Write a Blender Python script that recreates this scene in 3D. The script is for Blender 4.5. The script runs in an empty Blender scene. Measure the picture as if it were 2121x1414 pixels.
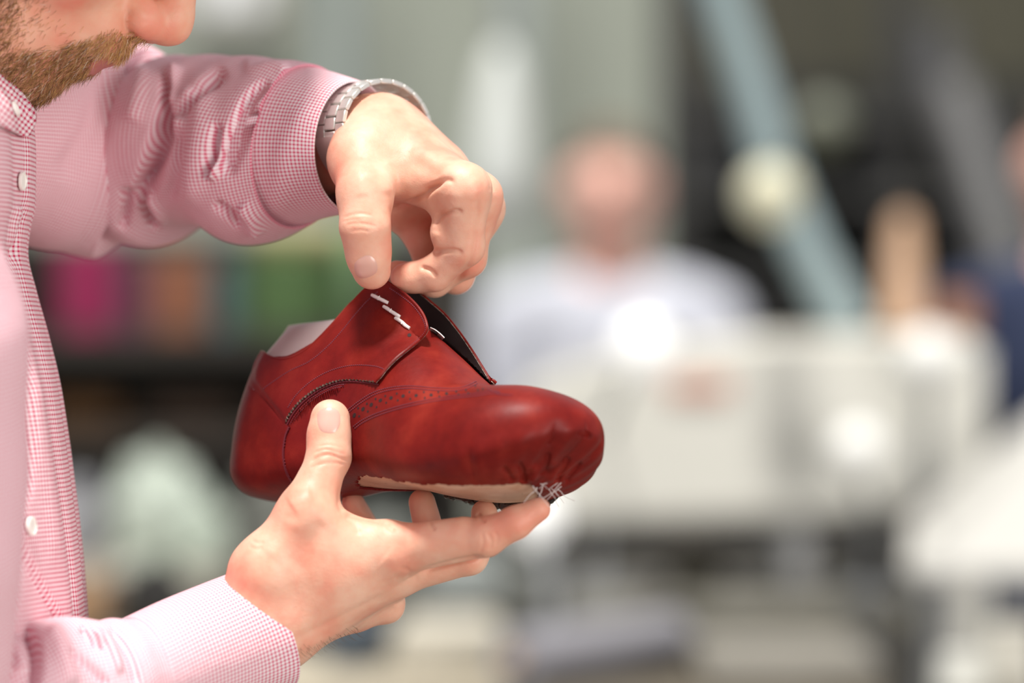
import bpy, bmesh, math, random
import numpy as np
from mathutils import Vector, Matrix
from mathutils.bvhtree import BVHTree
from mathutils.geometry import delaunay_2d_cdt
random.seed(7); RNG = np.random.default_rng(7)
SC = bpy.context.scene
COL = SC.collection

# ---------------------------------------------------------------- camera, world, lights
CAM_H, CAM_D, S0 = 1.30, 2.093, 3800.0       # height, focus distance, pixels per metre there
cam_data = bpy.data.cameras.new('camera')
cam = bpy.data.objects.new('camera', cam_data); COL.objects.link(cam)
cam.location = (0, -CAM_D, CAM_H); cam.rotation_euler = (math.pi/2, 0, 0)
cam_data.sensor_width = 36.0
cam_data.lens = 36.0 * S0 * CAM_D / 2121.0
cam_data.clip_start = 0.05; cam_data.clip_end = 60
cam_data.dof.use_dof = True
cam_data.dof.focus_distance = CAM_D + 0.0
cam_data.dof.aperture_fstop = 2.6
SC.camera = cam

world = bpy.data.worlds.new('daylight'); SC.world = world; world.use_nodes = True
bg = world.node_tree.nodes['Background']
bg.inputs['Color'].default_value = (0.97, 0.98, 1.0, 1); bg.inputs['Strength'].default_value = 0.56

def sun(name, direction, energy, angle, color):
    l = bpy.data.lights.new(name, 'SUN'); l.energy = energy; l.angle = math.radians(angle); l.color = color
    o = bpy.data.objects.new(name, l); COL.objects.link(o)
    o.rotation_euler = Vector(direction).to_track_quat('-Z', 'Y').to_euler()
    o.location = (0, -1, 4)
    return o
sun('skylight_sun', (0.10, 0.29, -0.95), 5.0, 8, (1.0, 0.965, 0.91))

def area(name, loc, target, size, power, color):
    l = bpy.data.lights.new(name, 'AREA'); l.shape = 'RECTANGLE'; l.size, l.size_y = size; l.energy = power; l.color = color
    o = bpy.data.objects.new(name, l); COL.objects.link(o); o.location = loc
    o.rotation_euler = (Vector(target)-Vector(loc)).to_track_quat('-Z', 'Y').to_euler(); return o
area('window_daylight', (2.5, -3.2, 1.4), (-.1, 0, 1.25), (2.0, 1.8), 100, (1.0, .95, .89))  # unseen soft fill, added to brighten the lower hand and the shaded sleeve

SC.view_settings.view_transform = 'Standard'
SC.view_settings.look = 'None'
SC.view_settings.gamma = 1.0
SC.view_settings.use_curve_mapping = False
SC.view_settings.exposure = 0.0

# ---------------------------------------------------------------- helpers
def P(u, v, y=0.0):
    s = S0 * CAM_D / (CAM_D + y)
    return Vector(((u - 1060.5) / s, y, CAM_H + (707 - v) / s))
def proj(p):
    s = S0 * CAM_D / (CAM_D + p[1])
    return (1060.5 + p[0] * s, 707 - (p[2] - CAM_H) * s)
def proj_np(v):
    s = S0 * CAM_D / (CAM_D + v[:, 1])
    return np.stack([1060.5 + v[:, 0] * s, 707 - (v[:, 2] - CAM_H) * s], 1)
CAMPOS = Vector((0, -CAM_D, CAM_H))
def ray_to(u, v):
    return (P(u, v, 0) - CAMPOS).normalized()

def mesh_np(verts, faces, uvs=None, cols=None):
    me = bpy.data.meshes.new('m')
    me.from_pydata([tuple(map(float, v)) for v in verts], [], [tuple(map(int, f)) for f in faces])
    if uvs is not None:          # per-vertex uvs
        l = me.uv_layers.new(name='UVMap')
        li = np.empty(len(me.loops), dtype=np.int32); me.loops.foreach_get('vertex_index', li)
        l.data.foreach_set('uv', np.asarray(uvs, dtype=np.float32)[li].ravel())
    if cols is not None:
        a = me.color_attributes.new('tone', 'FLOAT_COLOR', 'POINT')
        a.data.foreach_set('color', np.asarray(cols, dtype=np.float32).ravel())
    return me

def ob(name, me, mats, parent=None, smooth=True, **props):
    if isinstance(me, bmesh.types.BMesh):
        b = me; me = bpy.data.meshes.new(name); b.to_mesh(me); b.free()
    me.name = name
    if not isinstance(mats, (list, tuple)): mats = [mats]
    for m in mats: me.materials.append(m)
    if smooth:
        me.polygons.foreach_set('use_smooth', [True] * len(me.polygons))
    o = bpy.data.objects.new(name, me); COL.objects.link(o)
    if parent is not None:
        o.parent = parent
        bpy.context.view_layer.update()
        o.matrix_parent_inverse = parent.matrix_world.inverted()
    for k, v in props.items(): o[k] = v
    return o

def thing(name, loc, label, cat, group=None):
    o = bpy.data.objects.new(name, None); COL.objects.link(o); o.location = loc
    o.empty_display_size = 0.05
    o['label'] = label; o['category'] = cat
    if group: o['group'] = group
    bpy.context.view_layer.update()
    return o

def recalc(me):
    b = bmesh.new(); b.from_mesh(me); bmesh.ops.recalc_face_normals(b, faces=b.faces); b.to_mesh(me); b.free()
    return me

def mat(name, color=(.8,.8,.8), rough=.5, metal=0, spec=.5, sss=0, sss_r=(1,.3,.15), sss_s=.01, coat=0, coat_r=.2, emis=None, es=0, trans=0, alpha=1, sheen=0):
    m = bpy.data.materials.new(name); m.use_nodes = True
    b = m.node_tree.nodes['Principled BSDF']; I = b.inputs
    I['Base Color'].default_value = (*color, 1); I['Roughness'].default_value = rough; I['Metallic'].default_value = metal
    I['Specular IOR Level'].default_value = spec
    if sss: I['Subsurface Weight'].default_value = sss; I['Subsurface Radius'].default_value = sss_r; I['Subsurface Scale'].default_value = sss_s
    if coat: I['Coat Weight'].default_value = coat; I['Coat Roughness'].default_value = coat_r
    if emis: I['Emission Color'].default_value = (*emis, 1); I['Emission Strength'].default_value = es
    if trans: I['Transmission Weight'].default_value = trans
    if sheen: I['Sheen Weight'].default_value = sheen
    if alpha < 1: I['Alpha'].default_value = alpha
    return m
class NT:
    def __init__(s, m): s.m = m; s.t = m.node_tree; s.b = s.t.nodes['Principled BSDF']
    def n(s, typ, **kw):
        x = s.t.nodes.new(typ)
        for k, v in kw.items():
            if k.startswith('i_'):
                key = k[2:]
                x.inputs[int(key) if key.isdigit() else key.replace('_', ' ')].default_value = v
            else: setattr(x, k, v)
        return x
    def l(s, a, b): s.t.links.new(a, b)
    def noise(s, scale, detail=3, rough=.5, coord='Object', vec=None):
        n = s.n('ShaderNodeTexNoise'); n.inputs['Scale'].default_value = scale; n.inputs['Detail'].default_value = detail
        n.inputs['Roughness'].default_value = rough
        if vec is None:
            tc = s.n('ShaderNodeTexCoord'); vec = tc.outputs[coord]
        s.l(vec, n.inputs['Vector']); return n.outputs['Fac']
    def math(s, op, a, b=None, c=None, clamp=False):
        n = s.n('ShaderNodeMath', operation=op); n.use_clamp = clamp
        for i, x in enumerate((a, b, c)):
            if x is None: continue
            if isinstance(x, (int, float)): n.inputs[i].default_value = x
            else: s.l(x, n.inputs[i])
        return n.outputs[0]
    def ramp(s, fac, stops):
        n = s.n('ShaderNodeValToRGB'); s.l(fac, n.inputs[0]); e = n.color_ramp.elements
        while len(e) < len(stops): e.new(.5)
        for el, (p, c) in zip(e, stops): el.position = p; el.color = (*c, 1)
        return n.outputs[0]
    def mix(s, fac, a, b, blend='MIX'):
        n = s.n('ShaderNodeMix', data_type='RGBA', blend_type=blend)
        for i, x in ((0, fac), (6, a), (7, b)):
            if isinstance(x, (int, float)): n.inputs[i].default_value = x
            elif isinstance(x, tuple): n.inputs[i].default_value = (*x, 1)
            else: s.l(x, n.inputs[i])
        return n.outputs[2]
    def color(s, c): s.l(c, s.b.inputs['Base Color'])
    def bump(s, h, strength=.3, dist=.001, prev=None):
        n = s.n('ShaderNodeBump'); n.inputs['Strength'].default_value = strength; n.inputs['Distance'].default_value = dist
        s.l(h, n.inputs['Height'])
        if prev is not None: s.l(prev, n.inputs['Normal'])
        s.l(n.outputs[0], s.b.inputs['Normal']); return n.outputs[0]

# -- materials of the foreground
def make_skin(name, base, red, pale):
    m = mat(name, base, .47, spec=.42, sss=.22, sss_s=.006)
    k = NT(m)
    a = k.noise(38, 3, .55); b = k.noise(160, 4, .6)
    c = k.ramp(a, [(.34, pale), (.5, base), (.68, red)])
    c2 = k.mix(k.math('MULTIPLY', k.math('SUBTRACT', b, .42, clamp=True), .9), c, red)
    k.color(c2)
    tc = k.n('ShaderNodeTexCoord')
    v = k.n('ShaderNodeTexVoronoi', feature='DISTANCE_TO_EDGE'); v.inputs['Scale'].default_value = 1100
    k.l(tc.outputs['Object'], v.inputs['Vector'])
    n1 = k.bump(v.outputs['Distance'], .22, .0003)
    k.bump(k.noise(420, 4, .6), .28, .0006, n1)
    return m
SKIN = make_skin('skin', (.80, .43, .305), (.78, .31, .215), (.83, .51, .375))
SKIN_FACE = make_skin('face_skin', (.74, .37, .25), (.76, .29, .20), (.77, .44, .31))
NAIL = mat('nail', (.74, .40, .33), .28, spec=.5, sss=.2, sss_s=.004, coat=.3, coat_r=.25)
NAILTIP = mat('nail_edge', (.88, .74, .62), .35, spec=.4, sss=.2, sss_s=.003)

def make_leather():
    m = mat('red_leather', (.19, .011, .009), .50, spec=.17)
    k = NT(m)
    a = k.noise(30, 5, .62); b = k.noise(220, 5, .65); c0 = k.noise(9, 2, .5)
    c = k.ramp(a, [(.28, (.075, .0035, .003)), (.5, (.155, .0085, .005)), (.72, (.27, .026, .013))])
    c = k.mix(k.math('MULTIPLY', b, .35), c, (.27, .012, .012))
    c = k.mix(k.math('MULTIPLY', k.math('SUBTRACT', c0, .5, clamp=True), 1.6), c, (.17, .012, .022))
    k.color(c)
    r = k.math('MULTIPLY_ADD', a, .22, .32); k.l(r, k.b.inputs['Roughness'])
    v = k.n('ShaderNodeTexVoronoi', feature='DISTANCE_TO_EDGE'); v.inputs['Scale'].default_value = 900
    tc = k.n('ShaderNodeTexCoord'); k.l(tc.outputs['Object'], v.inputs['Vector'])
    n1 = k.bump(v.outputs['Distance'], .18, .0003)
    k.bump(k.noise(260, 5, .6), .22, .0006, n1)
    return m
LEATHER = make_leather()
LEATHER_DK = mat('burgundy_leather', (.12, .010, .018), .45)
THREAD = mat('burgundy_thread', (.17, .035, .06), .7)
HOLE = mat('punched_hole', (.022, .004, .005), .8)
LINING = mat('black_lining', (.012, .006, .006), .7)
RAW = mat('raw_edge', (.34, .25, .20), .9)
k = NT(RAW); k.color(k.ramp(k.noise(700, 3), [(.35, (.10, .06, .05)), (.6, (.45, .36, .30))]))
LASTM = mat('last_plastic', (.40, .325, .32), .42, spec=.4, sss=.12, sss_s=.01)
LACE = mat('white_cord', (.86, .82, .80), .55)
INSOLE = mat('tan_insole', (.70, .45, .31), .6)
k = NT(INSOLE)
ns = k.noise(300, 4, .7)
k.color(k.mix(k.math('MULTIPLY', k.math('SUBTRACT', ns, .63, clamp=True), 9, clamp=True), k.ramp(k.noise(60, 4), [(.3, (.60, .34, .22)), (.7, (.80, .60, .46))]), (.06, .035, .02)))
GLUE = mat('dark_glue', (.020, .011, .008), .28, coat=.4)
k = NT(GLUE); k.bump(k.noise(240, 4), .9, .003)
BUTTON = mat('pearl_button', (.90, .88, .82), .35)
STEEL = mat('brushed_steel', (.84, .82, .78), .38, metal=.8)
k = NT(STEEL); k.bump(k.noise(900, 2), .08, .0004)
STEEL_DK = mat('steel_gap', (.05, .045, .04), .4, metal=.6)

def gingham(name, pitch, red=(.60, .02, .11), white=(.86, .77, .80), wid=.41, soft=.0):
    m = mat(name, white, .85, spec=.15, sheen=.0)
    k = NT(m)
    uv = k.n('ShaderNodeUVMap'); uv.uv_map = 'UVMap'
    sep = k.n('ShaderNodeSeparateXYZ'); k.l(uv.outputs[0], sep.inputs[0])
    def line(c):
        f = k.math('FRACT', k.math('MULTIPLY', c, 1 / pitch))
        d = k.math('ABSOLUTE', k.math('SUBTRACT', f, .5))
        return k.math('SMOOTH_MIN', k.math('MULTIPLY', k.math('SUBTRACT', wid / 2 + .06, d, clamp=True), 8, clamp=True), 1.0, .01)
    a = line(sep.outputs[0]); b = line(sep.outputs[1])
    s_ = k.math('MULTIPLY', k.math('ADD', a, b), .5)
    c = k.ramp(s_, [(0, white), (.5, tuple(w * .52 + r * .48 for w, r in zip(white, red))), (1, red)])
    k.color(c)
    n1 = k.bump(k.noise(160, 3, .5), .25, .002)
    return m
CHECK = gingham('pink_check_cotton', .00225)
CHECK_BIG = gingham('pink_check_cotton_front', .00245, red=(.56, .025, .10), wid=.44)

def tube_mesh(pts, r, seg=8, caps=True, taper=None):
    """round tube along a list of points"""
    pts = [Vector(p) for p in pts]; n = len(pts)
    vs, fs = [], []
    prev = None
    for i, p in enumerate(pts):
        t = (pts[min(i+1, n-1)] - pts[max(i-1, 0)])
        t = t.normalized() if t.length > 0 else Vector((0, 0, 1))
        if prev is None:
            a = t.orthogonal().normalized()
        else:
            a = (prev - t * prev.dot(t))
            a = a.normalized() if a.length > 1e-9 else t.orthogonal().normalized()
        prev = a; b = t.cross(a)
        rr = r[i] if isinstance(r, (list, tuple, np.ndarray)) else r
        for k_ in range(seg):
            an = 2 * math.pi * k_ / seg
            vs.append(p + (a * math.cos(an) + b * math.sin(an)) * rr)
    for i in range(n - 1):
        for k_ in range(seg):
            fs.append((i*seg+k_, i*seg+(k_+1) % seg, (i+1)*seg+(k_+1) % seg, (i+1)*seg+k_))
    if caps:
        fs.append(tuple(range(seg-1, -1, -1))); fs.append(tuple((n-1)*seg+k_ for k_ in range(seg)))
    return vs, fs
class MB:
    """collects shapes for one mesh"""
    def __init__(s): s.v, s.f = [], []
    def add(s, vs, fs):
        o = len(s.v); s.v += [Vector(v) for v in vs]; s.f += [tuple(i + o for i in f) for f in fs]; return s
    def tube(s, pts, r, seg=8): return s.add(*tube_mesh(pts, r, seg))
    def box(s, c, d, rot=0, bev=0):
        b = bmesh.new(); bmesh.ops.create_cube(b, size=1)
        for v in b.verts: v.co = Vector((v.co.x*d[0], v.co.y*d[1], v.co.z*d[2]))
        if bev: bmesh.ops.bevel(b, geom=list(b.edges), offset=bev, segments=3, affect='EDGES')
        M = Matrix.Rotation(rot, 4, 'Z') if not isinstance(rot, Matrix) else rot
        vs = [M @ v.co + Vector(c) for v in b.verts]; b.verts.index_update()
        fs = [tuple(v.index for v in f.verts) for f in b.faces]; b.free()
        return s.add(vs, fs)
    def lathe(s, c, prof, seg=32, axis=None):
        M = Matrix.Identity(3) if axis is None else Vector(axis).normalized().to_track_quat('Z', 'Y').to_matrix()
        vs, fs = [], []
        for (r, z) in prof:
            for k_ in range(seg):
                a = 2*math.pi*k_/seg; vs.append(M @ Vector((r*math.cos(a), r*math.sin(a), z)) + Vector(c))
        for i in range(len(prof)-1):
            for k_ in range(seg):
                fs.append((i*seg+k_, i*seg+(k_+1) % seg, (i+1)*seg+(k_+1) % seg, (i+1)*seg+k_))
        fs.append(tuple(range(seg-1, -1, -1))); fs.append(tuple((len(prof)-1)*seg+k_ for k_ in range(seg)))
        return s.add(vs, fs)
    def prism(s, poly, y0, y1, bev=0):
        """outline in (x,z) extruded from y0 to y1"""
        b = bmesh.new(); vs = [b.verts.new((x, y0, z)) for x, z in poly]; f = b.faces.new(vs)
        r = bmesh.ops.extrude_face_region(b, geom=[f])
        for v in [g for g in r['geom'] if isinstance(g, bmesh.types.BMVert)]: v.co.y = y1
        bmesh.ops.recalc_face_normals(b, faces=b.faces)
        if bev: bmesh.ops.bevel(b, geom=list(b.edges), offset=bev, segments=3, affect='EDGES', clamp_overlap=True)
        b.verts.index_update()
        o = [v.co.copy() for v in b.verts]; fs = [tuple(v.index for v in f.verts) for f in b.faces]; b.free()
        return s.add(o, fs)
    def ell(s, c, r, seg=24, ring=14, M=None):
        vs, fs = [], []
        for i in range(ring+1):
            th = math.pi*i/ring
            for k_ in range(seg):
                a = 2*math.pi*k_/seg
                v = Vector((r[0]*math.sin(th)*math.cos(a), r[1]*math.sin(th)*math.sin(a), r[2]*math.cos(th)))
                if M is not None: v = M @ v
                vs.append(v + Vector(c))
        for i in range(ring):
            for k_ in range(seg):
                fs.append((i*seg+k_, (i+1)*seg+k_, (i+1)*seg+(k_+1) % seg, i*seg+(k_+1) % seg))
        return s.add(vs, fs)
    def ob(s, name, m, parent=None, smooth=True, **kw):
        me = mesh_np(s.v, s.f)
        b = bmesh.new(); b.from_mesh(me); bmesh.ops.remove_doubles(b, verts=b.verts, dist=1e-6)
        bmesh.ops.recalc_face_normals(b, faces=b.faces); b.to_mesh(me); b.free()
        o = ob(name, me, m, parent, smooth, **kw)
        if smooth:
            me2 = o.data
            b = bmesh.new(); b.from_mesh(me2)
            for e in b.edges:
                if len(e.link_faces) == 2 and e.calc_face_angle(0) > math.radians(38): e.smooth = False
            b.to_mesh(me2); b.free()
        return o

def interp(x, xs, ys):
    """smooth monotone-ish cubic (PCHIP) interpolation"""
    xs = np.asarray(xs, float); ys = np.asarray(ys, float); x = np.asarray(x, float)
    h = np.diff(xs); d = np.diff(ys) / h
    m = np.zeros(len(xs))
    m[0], m[-1] = d[0], d[-1]
    for i in range(1, len(xs)-1):
        if d[i-1]*d[i] <= 0: m[i] = 0
        else:
            w1 = 2*h[i]+h[i-1]; w2 = h[i]+2*h[i-1]
            m[i] = (w1+w2)/(w1/d[i-1]+w2/d[i])
    i = np.clip(np.searchsorted(xs, x)-1, 0, len(xs)-2)
    t = np.clip((x-xs[i])/h[i], 0, 1)
    return ((2*t**3-3*t**2+1)*ys[i] + (t**3-2*t**2+t)*h[i]*m[i] + (-2*t**3+3*t**2)*ys[i+1] + (t**3-t**2)*h[i]*m[i+1])
def smoothstep(a, b, x):
    t = np.clip((x-a)/(b-a), 0, 1); return t*t*(3-2*t)
def resample(poly, step, closed=False):
    """poly (n,2 or 3) catmull-rom then even resampling"""
    p = np.asarray(poly, float)
    if closed: q = np.vstack([p[-1], p, p[0], p[1]])
    else: q = np.vstack([2*p[0]-p[1], p, 2*p[-1]-p[-2]])
    out = []
    for i in range(1, len(q)-2):
        for t in np.linspace(0, 1, 24, endpoint=False):
            a, b, c, d = q[i-1], q[i], q[i+1], q[i+2]
            out.append(.5*((2*b)+(-a+c)*t+(2*a-5*b+4*c-d)*t*t+(-a+3*b-3*c+d)*t**3))
    out.append(p[0] if closed else p[-1]); out = np.array(out)
    L = np.concatenate([[0], np.cumsum(np.linalg.norm(np.diff(out, axis=0), axis=1))])
    n = max(2, int(round(L[-1]/step)))
    s = np.linspace(0, L[-1], n+1)
    r = np.stack([np.interp(s, L, out[:, k_]) for k_ in range(out.shape[1])], 1)
    return r[:-1] if closed else r
def dist_poly(pts, poly, closed=False):
    """distance of each 2D point to a polyline, and the parameter along it 0..1"""
    pts = np.asarray(pts, float); poly = np.asarray(poly, float)
    if closed: poly = np.vstack([poly, poly[:1]])
    best = np.full(len(pts), 1e9); par = np.zeros(len(pts))
    L = np.concatenate([[0], np.cumsum(np.linalg.norm(np.diff(poly, axis=0), axis=1))])
    for i in range(len(poly)-1):
        a, b = poly[i], poly[i+1]; ab = b-a; l2 = max((ab**2).sum(), 1e-12)
        t = np.clip(((pts-a)@ab)/l2, 0, 1)
        d = np.linalg.norm(pts-(a+t[:, None]*ab), axis=1)
        k_ = d < best; best[k_] = d[k_]; par[k_] = ((L[i]+t*math.sqrt(l2))/max(L[-1], 1e-9))[k_]
    return best, par
def inside(pts, poly):
    pts = np.asarray(pts); x, y = pts[:, 0], pts[:, 1]; r = np.zeros(len(pts), bool); n = len(poly)
    for i in range(n):
        (x1, y1), (x2, y2) = poly[i], poly[(i+1) % n]
        if y1 == y2: continue
        c = ((y1 > y) != (y2 > y)) & (x < (x2-x1)*(y-y1)/(y2-y1)+x1)
        r ^= c
    return r
def obj_np(me):
    v = np.empty(len(me.vertices)*3, np.float32); me.vertices.foreach_get('co', v)
    n = np.empty(len(me.vertices)*3, np.float32); me.vertices.foreach_get('normal', n)
    return v.reshape(-1, 3).astype(float), n.reshape(-1, 3).astype(float)
def carve(me, lines, ymin=-9, ymax=9):
    """real creases and folds: move vertices in or out along their normals near guide lines.
    lines: (pixel polyline, depth metres (+ inward), width px)"""
    v, n = obj_np(me); pr = proj_np(v); view = v - np.array(CAMPOS); view /= np.linalg.norm(view, axis=1)[:, None]
    facing = -(n*view).sum(1)
    off = np.zeros(len(v))
    for item in lines:
        poly, depth, sig = item[:3]
        yr = item[3] if len(item) > 3 else (ymin, ymax)
        pl = resample(poly, 6) if len(poly) > 2 else np.asarray(poly, float)
        lo = pl.min(0)-4*sig; hi = pl.max(0)+4*sig
        k_ = np.where((pr > lo).all(1) & (pr < hi).all(1) & (facing > .05) & (v[:, 1] > yr[0]) & (v[:, 1] < yr[1]))[0]
        if not len(k_): continue
        d, t = dist_poly(pr[k_], pl)
        fade = smoothstep(0, .18, t)*smoothstep(0, .18, 1-t)
        endd = np.where((t <= 0) | (t >= 1), 0, fade)
        off[k_] -= depth*np.exp(-(d/sig)**2)*endd*smoothstep(.05, .35, facing[k_])
    v += n*off[:, None]
    me.vertices.foreach_set('co', v.astype(np.float32).ravel()); me.update()

# ---------------------------------------------------------------- implicit surfaces for bodies
def smin(a, b, k_):
    h = np.maximum(k_-np.abs(a-b), 0)/k_
    return np.minimum(a, b)-h*h*k_*.25
class SDF:
    def __init__(s, lo, hi, h):
        s.h = h; s.lo = np.array(lo, float); s.n = np.ceil((np.array(hi)-s.lo)/h).astype(int)+1
        s.F = np.full(s.n, 1.0, np.float32)
    def sub(s, lo, hi):
        a = np.clip(np.floor((np.array(lo)-s.lo)/s.h).astype(int), 0, s.n-1)
        b = np.clip(np.ceil((np.array(hi)-s.lo)/s.h).astype(int)+1, 1, s.n)
        sl = tuple(slice(a[i], b[i]) for i in range(3))
        ax = [(s.lo[i]+s.h*np.arange(a[i], b[i])).astype(np.float32) for i in range(3)]
        return sl, ax
    def group(s, prims, k_, kroot=None, base=None):
        """smooth-union prims with k_; then join to field (base or s.F) smoothly with kroot or hard"""
        lo = np.min([p.lo for p in prims], 0); hi = np.max([p.hi for p in prims], 0)
        pad = max(k_, kroot or 0)+3*s.h
        sl, ax = s.sub(lo-pad, hi+pad)
        X, Y, Z = np.meshgrid(*ax, indexing='ij')
        G = None
        for p in prims:
            d = p.f(X, Y, Z)
            G = d if G is None else smin(G, d, k_)
        tgt = base[sl] if base is not None else s.F[sl]
        if kroot: G = smin(tgt, G, kroot)
        s.F[sl] = np.minimum(s.F[sl], G)
    def cut(s, prims, k_):
        lo = np.min([p.lo for p in prims], 0); hi = np.max([p.hi for p in prims], 0)
        sl, ax = s.sub(lo-k_-3*s.h, hi+k_+3*s.h); X, Y, Z = np.meshgrid(*ax, indexing='ij')
        for p in prims: s.F[sl] = -smin(-s.F[sl], p.f(X, Y, Z), k_)
    def mesh(s, smooth=2):
        F = s.F; nx, ny, nz = F.shape; ins = F < 0
        c = np.zeros((nx-1, ny-1, nz-1), np.int8)
        for dx in (0, 1):
            for dy in (0, 1):
                for dz in (0, 1): c += ins[dx:nx-1+dx, dy:ny-1+dy, dz:nz-1+dz]
        act = (c > 0) & (c < 8); ci = np.argwhere(act); N = len(ci)
        idx = np.full(act.shape, -1, np.int32); idx[act] = np.arange(N)
        cor = [(dx, dy, dz) for dx in (0, 1) for dy in (0, 1) for dz in (0, 1)]
        val = {o: F[ci[:, 0]+o[0], ci[:, 1]+o[1], ci[:, 2]+o[2]] for o in cor}
        acc = np.zeros((N, 3)); cnt = np.zeros(N)
        for o in cor:
            for ax in range(3):
                if o[ax]: continue
                q = list(o); q[ax] = 1; q = tuple(q)
                a, b = val[o], val[q]; m = (a < 0) != (b < 0)
                t = np.where(m, a/np.where(m, a-b, 1), 0)
                p = np.zeros((N, 3)); p += np.array(o); p[:, ax] += t
                acc += np.where(m[:, None], p, 0); cnt += m
        V = s.lo+(ci+acc/cnt[:, None])*s.h
        faces = []
        for ax in range(3):
            a1, a2 = (ax+1) % 3, (ax+2) % 3
            sl0 = [slice(None)]*3; sl1 = [slice(None)]*3; sl0[ax] = slice(0, -1); sl1[ax] = slice(1, None)
            A = ins[tuple(sl0)]; B = ins[tuple(sl1)]
            e = np.argwhere(A != B)
            e = e[(e[:, a1] > 0) & (e[:, a2] > 0) & (e[:, a1] < F.shape[a1]-1) & (e[:, a2] < F.shape[a2]-1)]
            fl = A[e[:, 0], e[:, 1], e[:, 2]]
            def g(d1, d2):
                q = e.copy(); q[:, a1] -= d1; q[:, a2] -= d2
                return idx[q[:, 0], q[:, 1], q[:, 2]]
            q = np.stack([g(1, 1), g(0, 1), g(0, 0), g(1, 0)], 1)
            q[~fl] = q[~fl][:, ::-1]
            faces.append(q)
        Q = np.concatenate(faces)
        for it in range(smooth):
            S = np.zeros_like(V); C = np.zeros(N)
            for a, b in ((0, 1), (1, 2), (2, 3), (3, 0)):
                np.add.at(S, Q[:, a], V[Q[:, b]]); np.add.at(S, Q[:, b], V[Q[:, a]])
                np.add.at(C, Q[:, a], 1); np.add.at(C, Q[:, b], 1)
            f = .5 if it % 2 == 0 else -.35
            V = V+f*(S/np.maximum(C, 1)[:, None]-V)
        return V, Q
class Cone:
    def __init__(s, a, b, ra, rb, flat=None):
        """tapered capsule a-b; flat=(direction, factor) squashes along a direction"""
        s.a = np.array(a, np.float32); s.b = np.array(b, np.float32); s.ra, s.rb, s.flat = ra, rb, flat
        r = max(ra, rb); s.lo = np.minimum(s.a, s.b)-r; s.hi = np.maximum(s.a, s.b)+r
    def f(s, X, Y, Z):
        ab = s.b-s.a; l2 = float((ab**2).sum())+1e-12
        x, y, z = X-s.a[0], Y-s.a[1], Z-s.a[2]
        t = np.clip((x*ab[0]+y*ab[1]+z*ab[2])/l2, 0, 1)
        x, y, z = x-t*ab[0], y-t*ab[1], z-t*ab[2]
        if s.flat is not None:
            d, k_ = s.flat; d = np.array(d, np.float32); d /= np.linalg.norm(d)
            q = (x*d[0]+y*d[1]+z*d[2])*(1/k_-1)
            x, y, z = x+q*d[0], y+q*d[1], z+q*d[2]
        return np.sqrt(x*x+y*y+z*z)-(s.ra+t*(s.rb-s.ra))
class Ell:
    def __init__(s, c, r, M=None):
        s.c = np.array(c, np.float32); s.r = np.array(r, np.float32); s.M = np.eye(3) if M is None else np.array(M)
        R = max(r); s.lo = s.c-R; s.hi = s.c+R
    def f(s, X, Y, Z):
        x, y, z = X-s.c[0], Y-s.c[1], Z-s.c[2]; M = s.M.astype(np.float32)   # rows of M: local axes
        a = (M[0,0]*x+M[0,1]*y+M[0,2]*z); b = (M[1,0]*x+M[1,1]*y+M[1,2]*z); c = (M[2,0]*x+M[2,1]*y+M[2,2]*z)
        k0 = np.sqrt((a/s.r[0])**2+(b/s.r[1])**2+(c/s.r[2])**2)+1e-6
        k1 = np.sqrt((a/s.r[0]**2)**2+(b/s.r[1]**2)**2+(c/s.r[2]**2)**2)+1e-6
        return k0*(k0-1)/k1
def chain(pts, radii, **kw):
    return [Cone(pts[i], pts[i+1], radii[i], radii[i+1], **kw) for i in range(len(pts)-1)]
# ---------------------------------------------------------------- the shoe on its last
SH_L = 247.0
PSI, RHO, TAU = math.radians(41), math.radians(11), math.radians(1.9)
_th = Vector((math.cos(PSI), -math.sin(PSI), 0)); _nh = Vector((-math.sin(PSI), -math.cos(PSI), 0)); _up = Vector((0, 0, 1))
_T = _th*math.cos(TAU)+_up*math.sin(TAU); _U0 = _up*math.cos(TAU)-_th*math.sin(TAU)
_N = _nh*math.cos(RHO)+_U0*math.sin(RHO); _Z = _U0*math.cos(RHO)-_nh*math.sin(RHO)
SH_O = P(838, 1031, 0.0)                     # point under the middle of the sole
SHM = np.array([_T, _N, _Z])                 # rows: local X, lateral (near +), up
def sh_world(q):                             # q (n,3) mm in shoe frame
    q = np.asarray(q, float).copy(); q[:, 0] -= SH_L/2
    return np.array(SH_O)+(q@SHM)*.001
def sh_local(p):
    q = (np.asarray(p, float)-np.array(SH_O))@SHM.T*1000; q[:, 0] += SH_L/2; return q

_W = ([0, 20, 40, 60, 90, 120, 150, 172, 190, 210, 247], [27, 30, 32, 32.5, 32, 36, 43, 46.5, 47, 45.5, 44])
_ZB = ([0, 12, 30, 60, 95, 125, 150, 172, 195, 215, 232, 247], [5, 1, 0, 2, 7, 6, 2, 0, 2, 8, 16, 26])
_ZM = ([0, 30, 60, 95, 130, 170, 200, 230, 247], [24, 22, 22, 27, 25, 20, 23, 30, 36])
_ZT = ([0, 60, 85, 100, 112, 125, 145, 160, 172, 184, 200, 215, 230, 247], [101, 103, 111, 110, 103, 94, 80, 68, 60, 57.5, 58, 59, 59, 58])
def endf(X, r0=26, r1=52):
    X = np.asarray(X, float); f = np.ones_like(X)
    a = X < r0; f[a] = np.sqrt(np.clip(1-((r0-X[a])/r0)**2, 0, 1))
    b = X > SH_L-r1; f[b] = np.clip(1-((X[b]-(SH_L-r1))/r1)**2.2, 0, 1)**.5
    return f
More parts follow.
